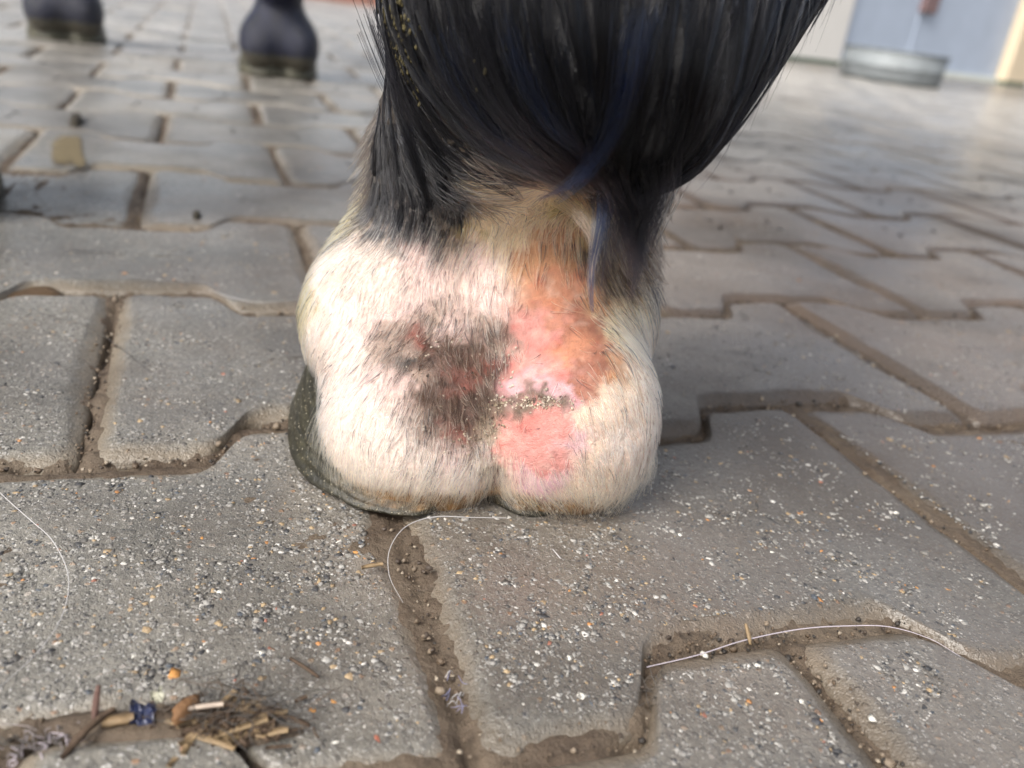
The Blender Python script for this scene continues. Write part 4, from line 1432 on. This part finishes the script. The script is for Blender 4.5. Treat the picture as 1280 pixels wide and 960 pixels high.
# knot of dark hairs in the joint step right of centre, blue lint in the joint under the hoof
knot = empty('hair_knot'); tag(knot, 'knot of black hairs stuck in the step of the joint right of centre', 'hair')
for i in range(40):
    P = []
    x0, y0 = 826 + rng.normal(0, 6), 858 + rng.normal(0, 10)
    a = rng.uniform(0, 6.3)
    for q in range(3):
        p = floor_at(x0 + math.cos(a) * 11 * q, y0 + math.sin(a) * 9 * q + rng.normal(0, 2)); p[2] = -0.003 + rng.uniform(0, .004); P.append(p)
    tube('hair', P, .00011, HAIR_D, knot, 4)
BL = plain('blue_lint', (0.20, 0.20, 0.30), 0.8, 0.2)
bl = empty('lint_clump'); tag(bl, 'pale blue lint fibres in the straight joint below the hoof', 'lint')
for i in range(14):
    t_ = rng.random(); x0, y0 = 560 + 24 * t_ + rng.normal(0, 4), 838 + 52 * t_ + rng.normal(0, 5); P = []
    a = rng.uniform(0, 6.3)
    for q in range(3):
        p = floor_at(x0 + math.cos(a) * 7 * q, y0 + math.sin(a) * 6 * q); p[2] = -0.0032 + rng.uniform(0, .0035); P.append(p)
    tube('fibre', P, .00012, BL if i % 3 else HAIR_W, bl, 4)

# dried dung caked on the coat at the left of the fetlock (moves with the horse)
MUDC = plain('caked_dung', (0.085, 0.072, 0.034), 0.85, 0.2, 0, 700, 0.6, 0.001)
def caked(pts, size, col_mat):
    V = []; F = []; b = 0
    for x, y, spread, cnt in pts:
        for _ in range(cnt):
            q = surf(x + rng.normal(0, spread * .65), y + rng.normal(0, spread * 1.4), rng.uniform(.0003, .0014))
            s = size * rng.uniform(.5, 1.4)
            v = IV * (1 + rng.normal(0, .25, (len(IV), 1))) * s * np.array([.7, .7, 1.3]) + q
            V.append(v); F.append(IF + b); b += len(IV)
    o = link('caked_dung', mesh('caked_dung', np.concatenate(V), np.concatenate(F)), horse, col_mat)
    return tag(o, kind='stuff')


caked([(488, 15, 10, 60), (496, 55, 10, 110), (508, 88, 9, 110), (522, 115, 5, 30), (790, 82, 6, 26), (556, 138, 5, 5), (600, 50, 30, 6), (505, 30, 14, 30)], .00065, MUDC)

def grit(name, pts, size, cols, label=None):
    V = []; F = []; T = []; b = 0
    for x, y, sx, sy, cnt in pts:
        xx, yy = x + rng.normal(0, sx, cnt), y + rng.normal(0, sy, cnt)
        dd = trace(xx, yy)
        for x1, y1, d1 in zip(xx, yy, dd):
            if np.isnan(d1): continue
            q = at(x1, y1, d1 - rng.uniform(-.0004, .0002))
            V.append(IV * (1 + rng.normal(0, .25, (len(IV), 1))) * size * rng.uniform(.4, 1.5) + q)
            F.append(IF + b); b += len(IV); T.append(np.tile(cols[rng.integers(len(cols))], (len(IV), 1)))
    me = mesh(name, np.concatenate(V), np.concatenate(F)); vcol(me, 'tint', np.concatenate(T))
    return tag(link(name, me, horse, STONE), kind='stuff')


grit('sand_crust', [(655, 504, 24, 4, 240), (690, 505, 12, 4, 60), (612, 528, 10, 10, 130), (595, 555, 16, 12, 80), (650, 634, 26, 5, 120), (610, 600, 5, 18, 50)],
     .00030, [(0.42, 0.35, 0.25), (0.30, 0.24, 0.17), (0.55, 0.48, 0.38), (0.12, 0.09, 0.065), (0.20, 0.16, 0.11)])
grit('skin_flake', [(620, 470, 14, 30, 60), (560, 520, 20, 14, 60), (655, 500, 30, 8, 60), (545, 440, 24, 12, 40)], .00042, [(0.48, 0.42, 0.35), (0.36, 0.30, 0.24)])
grit('dark_scab', [(565, 472, 22, 16, 90), (590, 508, 14, 14, 60), (660, 500, 18, 5, 40)], .00036, [(0.045, 0.028, 0.02), (0.08, 0.05, 0.035), (0.11, 0.045, 0.035)])

# ------------------------------------------------------------------ yard wall, door, tub at the upper right
A = floor_at(1000, 77); B = floor_at(1280, 109)
print('wall', A, B, floor_at(430, 3), floor_at(1165, 103))
wd = unit((B - A)[None])[0]; wn_ = np.array([-wd[1], wd[0], 0])      # away from the yard
if wn_ @ FW < 0: wn_ = -wn_


def wall_pt(x, y):
    """point of the wall's front face seen along (x, y)"""
    r = (x - 640) / F_PX * RT - (y - 480) / F_PX * UP + FW
    t = ((A - EYE) @ wn_) / (r @ wn_)
    return EYE + r * t


def wall_s(x, y): return (wall_pt(x, y) - A) @ wd


def slab(name, s0, s1, z0, z1, off, th, mat, parent):
    """box on the wall: from s0 to s1 along it, face off metres in front of the wall plane"""
    V = []
    for o_ in (-off, -off + th):
        for s_, z_ in ((s0, z0), (s1, z0), (s1, z1), (s0, z1)):
            V.append(A * [1, 1, 0] + wd * s_ + wn_ * o_ + [0, 0, z_])
    f = [(0, 1, 2, 3), (7, 6, 5, 4), (0, 4, 5, 1), (1, 5, 6, 2), (2, 6, 7, 3), (3, 7, 4, 0)]
    me = mesh(name, V, f, False)
    o = link(name, me, parent, mat)
    bv = o.modifiers.new('edge', 'BEVEL'); bv.width = 0.006; bv.segments = 2
    return o


WALLM = plain('white_wash', (0.60, 0.585, 0.56), 0.8, 0.3, 0, 7, 0.07, 0.004)
CREAM = plain('cream_paint', (0.60, 0.50, 0.36), 0.7, 0.4, 0, 9, 0.10, 0.003)
SHEET = plain('blue_grey_sheet', (0.38, 0.44, 0.54), 0.42, 0.5, 0.1, 6, 0.12, 0.003)
ALGAE = plain('algae', (0.07, 0.10, 0.07), 0.8, 0.3, 0, 20, 0.6, 0.004)
sc0, sc1 = wall_s(1062, 30), wall_s(1238, 60)
sp0 = wall_s(1252, 96)
w_root = empty('yard_wall'); tag(w_root, 'whitewashed yard wall at the upper right behind the black fetlock', 'wall')
slab('wall', -1.6, sc0, 0, 2.6, 0, .25, WALLM, w_root)
slab('lintel', sc0, sp0, 2.2, 2.6, 0, .25, WALLM, w_root)
slab('wall', sp0 + .35, sp0 + 14, 0, 2.6, 0, .25, WALLM, w_root)
slab('algae_band', -1.6, sc0, 0.0, 0.035, .004, .01, ALGAE, w_root)
p_root = empty('gate_post'); tag(p_root, 'cream painted post at the right edge beside the blue-grey door', 'post')
slab('post', sp0, sp0 + .35, 0, 2.5, .05, .35, CREAM, p_root)
slab('base_band', sp0 - .002, sp0 + .352, 0, .04, .056, .36, ALGAE, p_root)
d_root = empty('sheet_door'); tag(d_root, 'blue-grey sheet metal door in the white wall behind the round tub', 'door')
slab('door_leaf', sc0 + .01, sp0 - .01, .05, 2.18, -.05, .04, SHEET, d_root)
slab('threshold', sc0 + .005, sp0 - .005, 0, .05, -.02, .10, plain('pale_sill', (0.52, 0.54, 0.50), 0.7, 0.3, 0, 8, 0.15), d_root)
sm = wall_s(1150, 40)
slab('seam', sm - .012, sm + .012, .06, 2.17, -.042, .02, SHEET, d_root)
hz = wall_pt(1165, 17)[2]
slab('handle', wall_s(1158, 10) - .02, wall_s(1172, 10) + .02, hz, hz + .30, -.005, .05, plain('brown_handle', (0.17, 0.11, 0.11), 0.6), d_root)
# round galvanised tub at the foot of the door
tl, tr_ = floor_at(1056, 86), floor_at(1168, 102)
tc = (tl + tr_) / 2; trad = np.linalg.norm(tr_ - tl) / 2 * 0.9
tt_ = floor_at(1110, 104); tc = tt_ + unit((tc - EYE) * [1, 1, 0])[...] * trad if False else tt_ + (lambda v: v / np.linalg.norm(v))((tt_ - EYE) * [1, 1, 0]) * trad
th_ = 38 * ((tt_ - EYE) @ FW) / F_PX
print('tub', tc, trad, th_)
tub = empty('tub', tuple(tc)); tag(tub, 'round grey metal tub standing on the ground before the blue-grey door', 'tub')


def lathe(name, prof, mat, parent, n=48):
    a = np.linspace(0, 2 * math.pi, n, endpoint=False)
    V = np.concatenate([np.stack([r * np.cos(a), r * np.sin(a), a * 0 + z], 1) for r, z in prof])
    i = np.arange(n); j = (i + 1) % n
    F = np.concatenate([np.stack([q * n + i, q * n + j, (q + 1) * n + j, (q + 1) * n + i], 1) for q in range(len(prof) - 1)])
    return link(name, mesh(name, V, F), parent, mat)


GALV = plain('galvanised', (0.20, 0.22, 0.23), 0.6, 0.4, 0.25, 14, 0.35, 0.002)
R_, H_ = trad, th_
lathe('shell', [(0.001, .004), (R_ * .93, .004), (R_ * .95, .0), (R_ * .97, .03), (R_ * .98, H_ * .45), (R_ * .995, H_ * .47), (R_ * .98, H_ * .50), (R_, H_ * .98), (R_ * .97, H_ * .98), (R_ * .94, .02), (0.001, .02)], GALV, tub)
lathe('rim', [(R_ * .96, H_ * .96), (R_ * 1.015, H_ * .955), (R_ * 1.03, H_ * .985), (R_ * 1.015, H_ * 1.01), (R_ * .97, H_ * 1.01), (R_ * .955, H_ * .985), (R_ * .96, H_ * .96)], GALV, tub)
wt_ = NT('tub_water'); wt_.set(Base_Color=(0.25, 0.30, 0.33), Roughness=0.06); wt_.b.inputs['Specular IOR Level'].default_value = 0.8
lathe('water', [(0.001, H_ * .88), (R_ * .965, H_ * .88)], wt_.m, tub)
# low kerb across the far side of the yard
k0, k1 = floor_at(300, -2.0), floor_at(475, 4)
kd = unit((k1 - k0)[None])[0]; kn = np.array([-kd[1], kd[0], 0])
kc = floor_at(430, 3.0)
V = []
for o_ in (0, .3):
    for s_, z_ in ((-9, -.045), (.9, -.045), (.9, .16), (-9, .16)):
        V.append(np.array([kc[0], kc[1], 0]) + np.array([1.0, -0.12, 0]) * s_ + np.array([0.12, 1.0, 0]) * o_ + [0, 0, z_])
kerb = tag(link('kerb', mesh('kerb', V, [(0, 1, 2, 3), (7, 6, 5, 4), (0, 4, 5, 1), (1, 5, 6, 2), (2, 6, 7, 3), (3, 7, 4, 0)], False), None, plain('brick_red', (0.22, 0.11, 0.085), 0.8, 0.3, 0, 8, 0.3)), kind='structure')
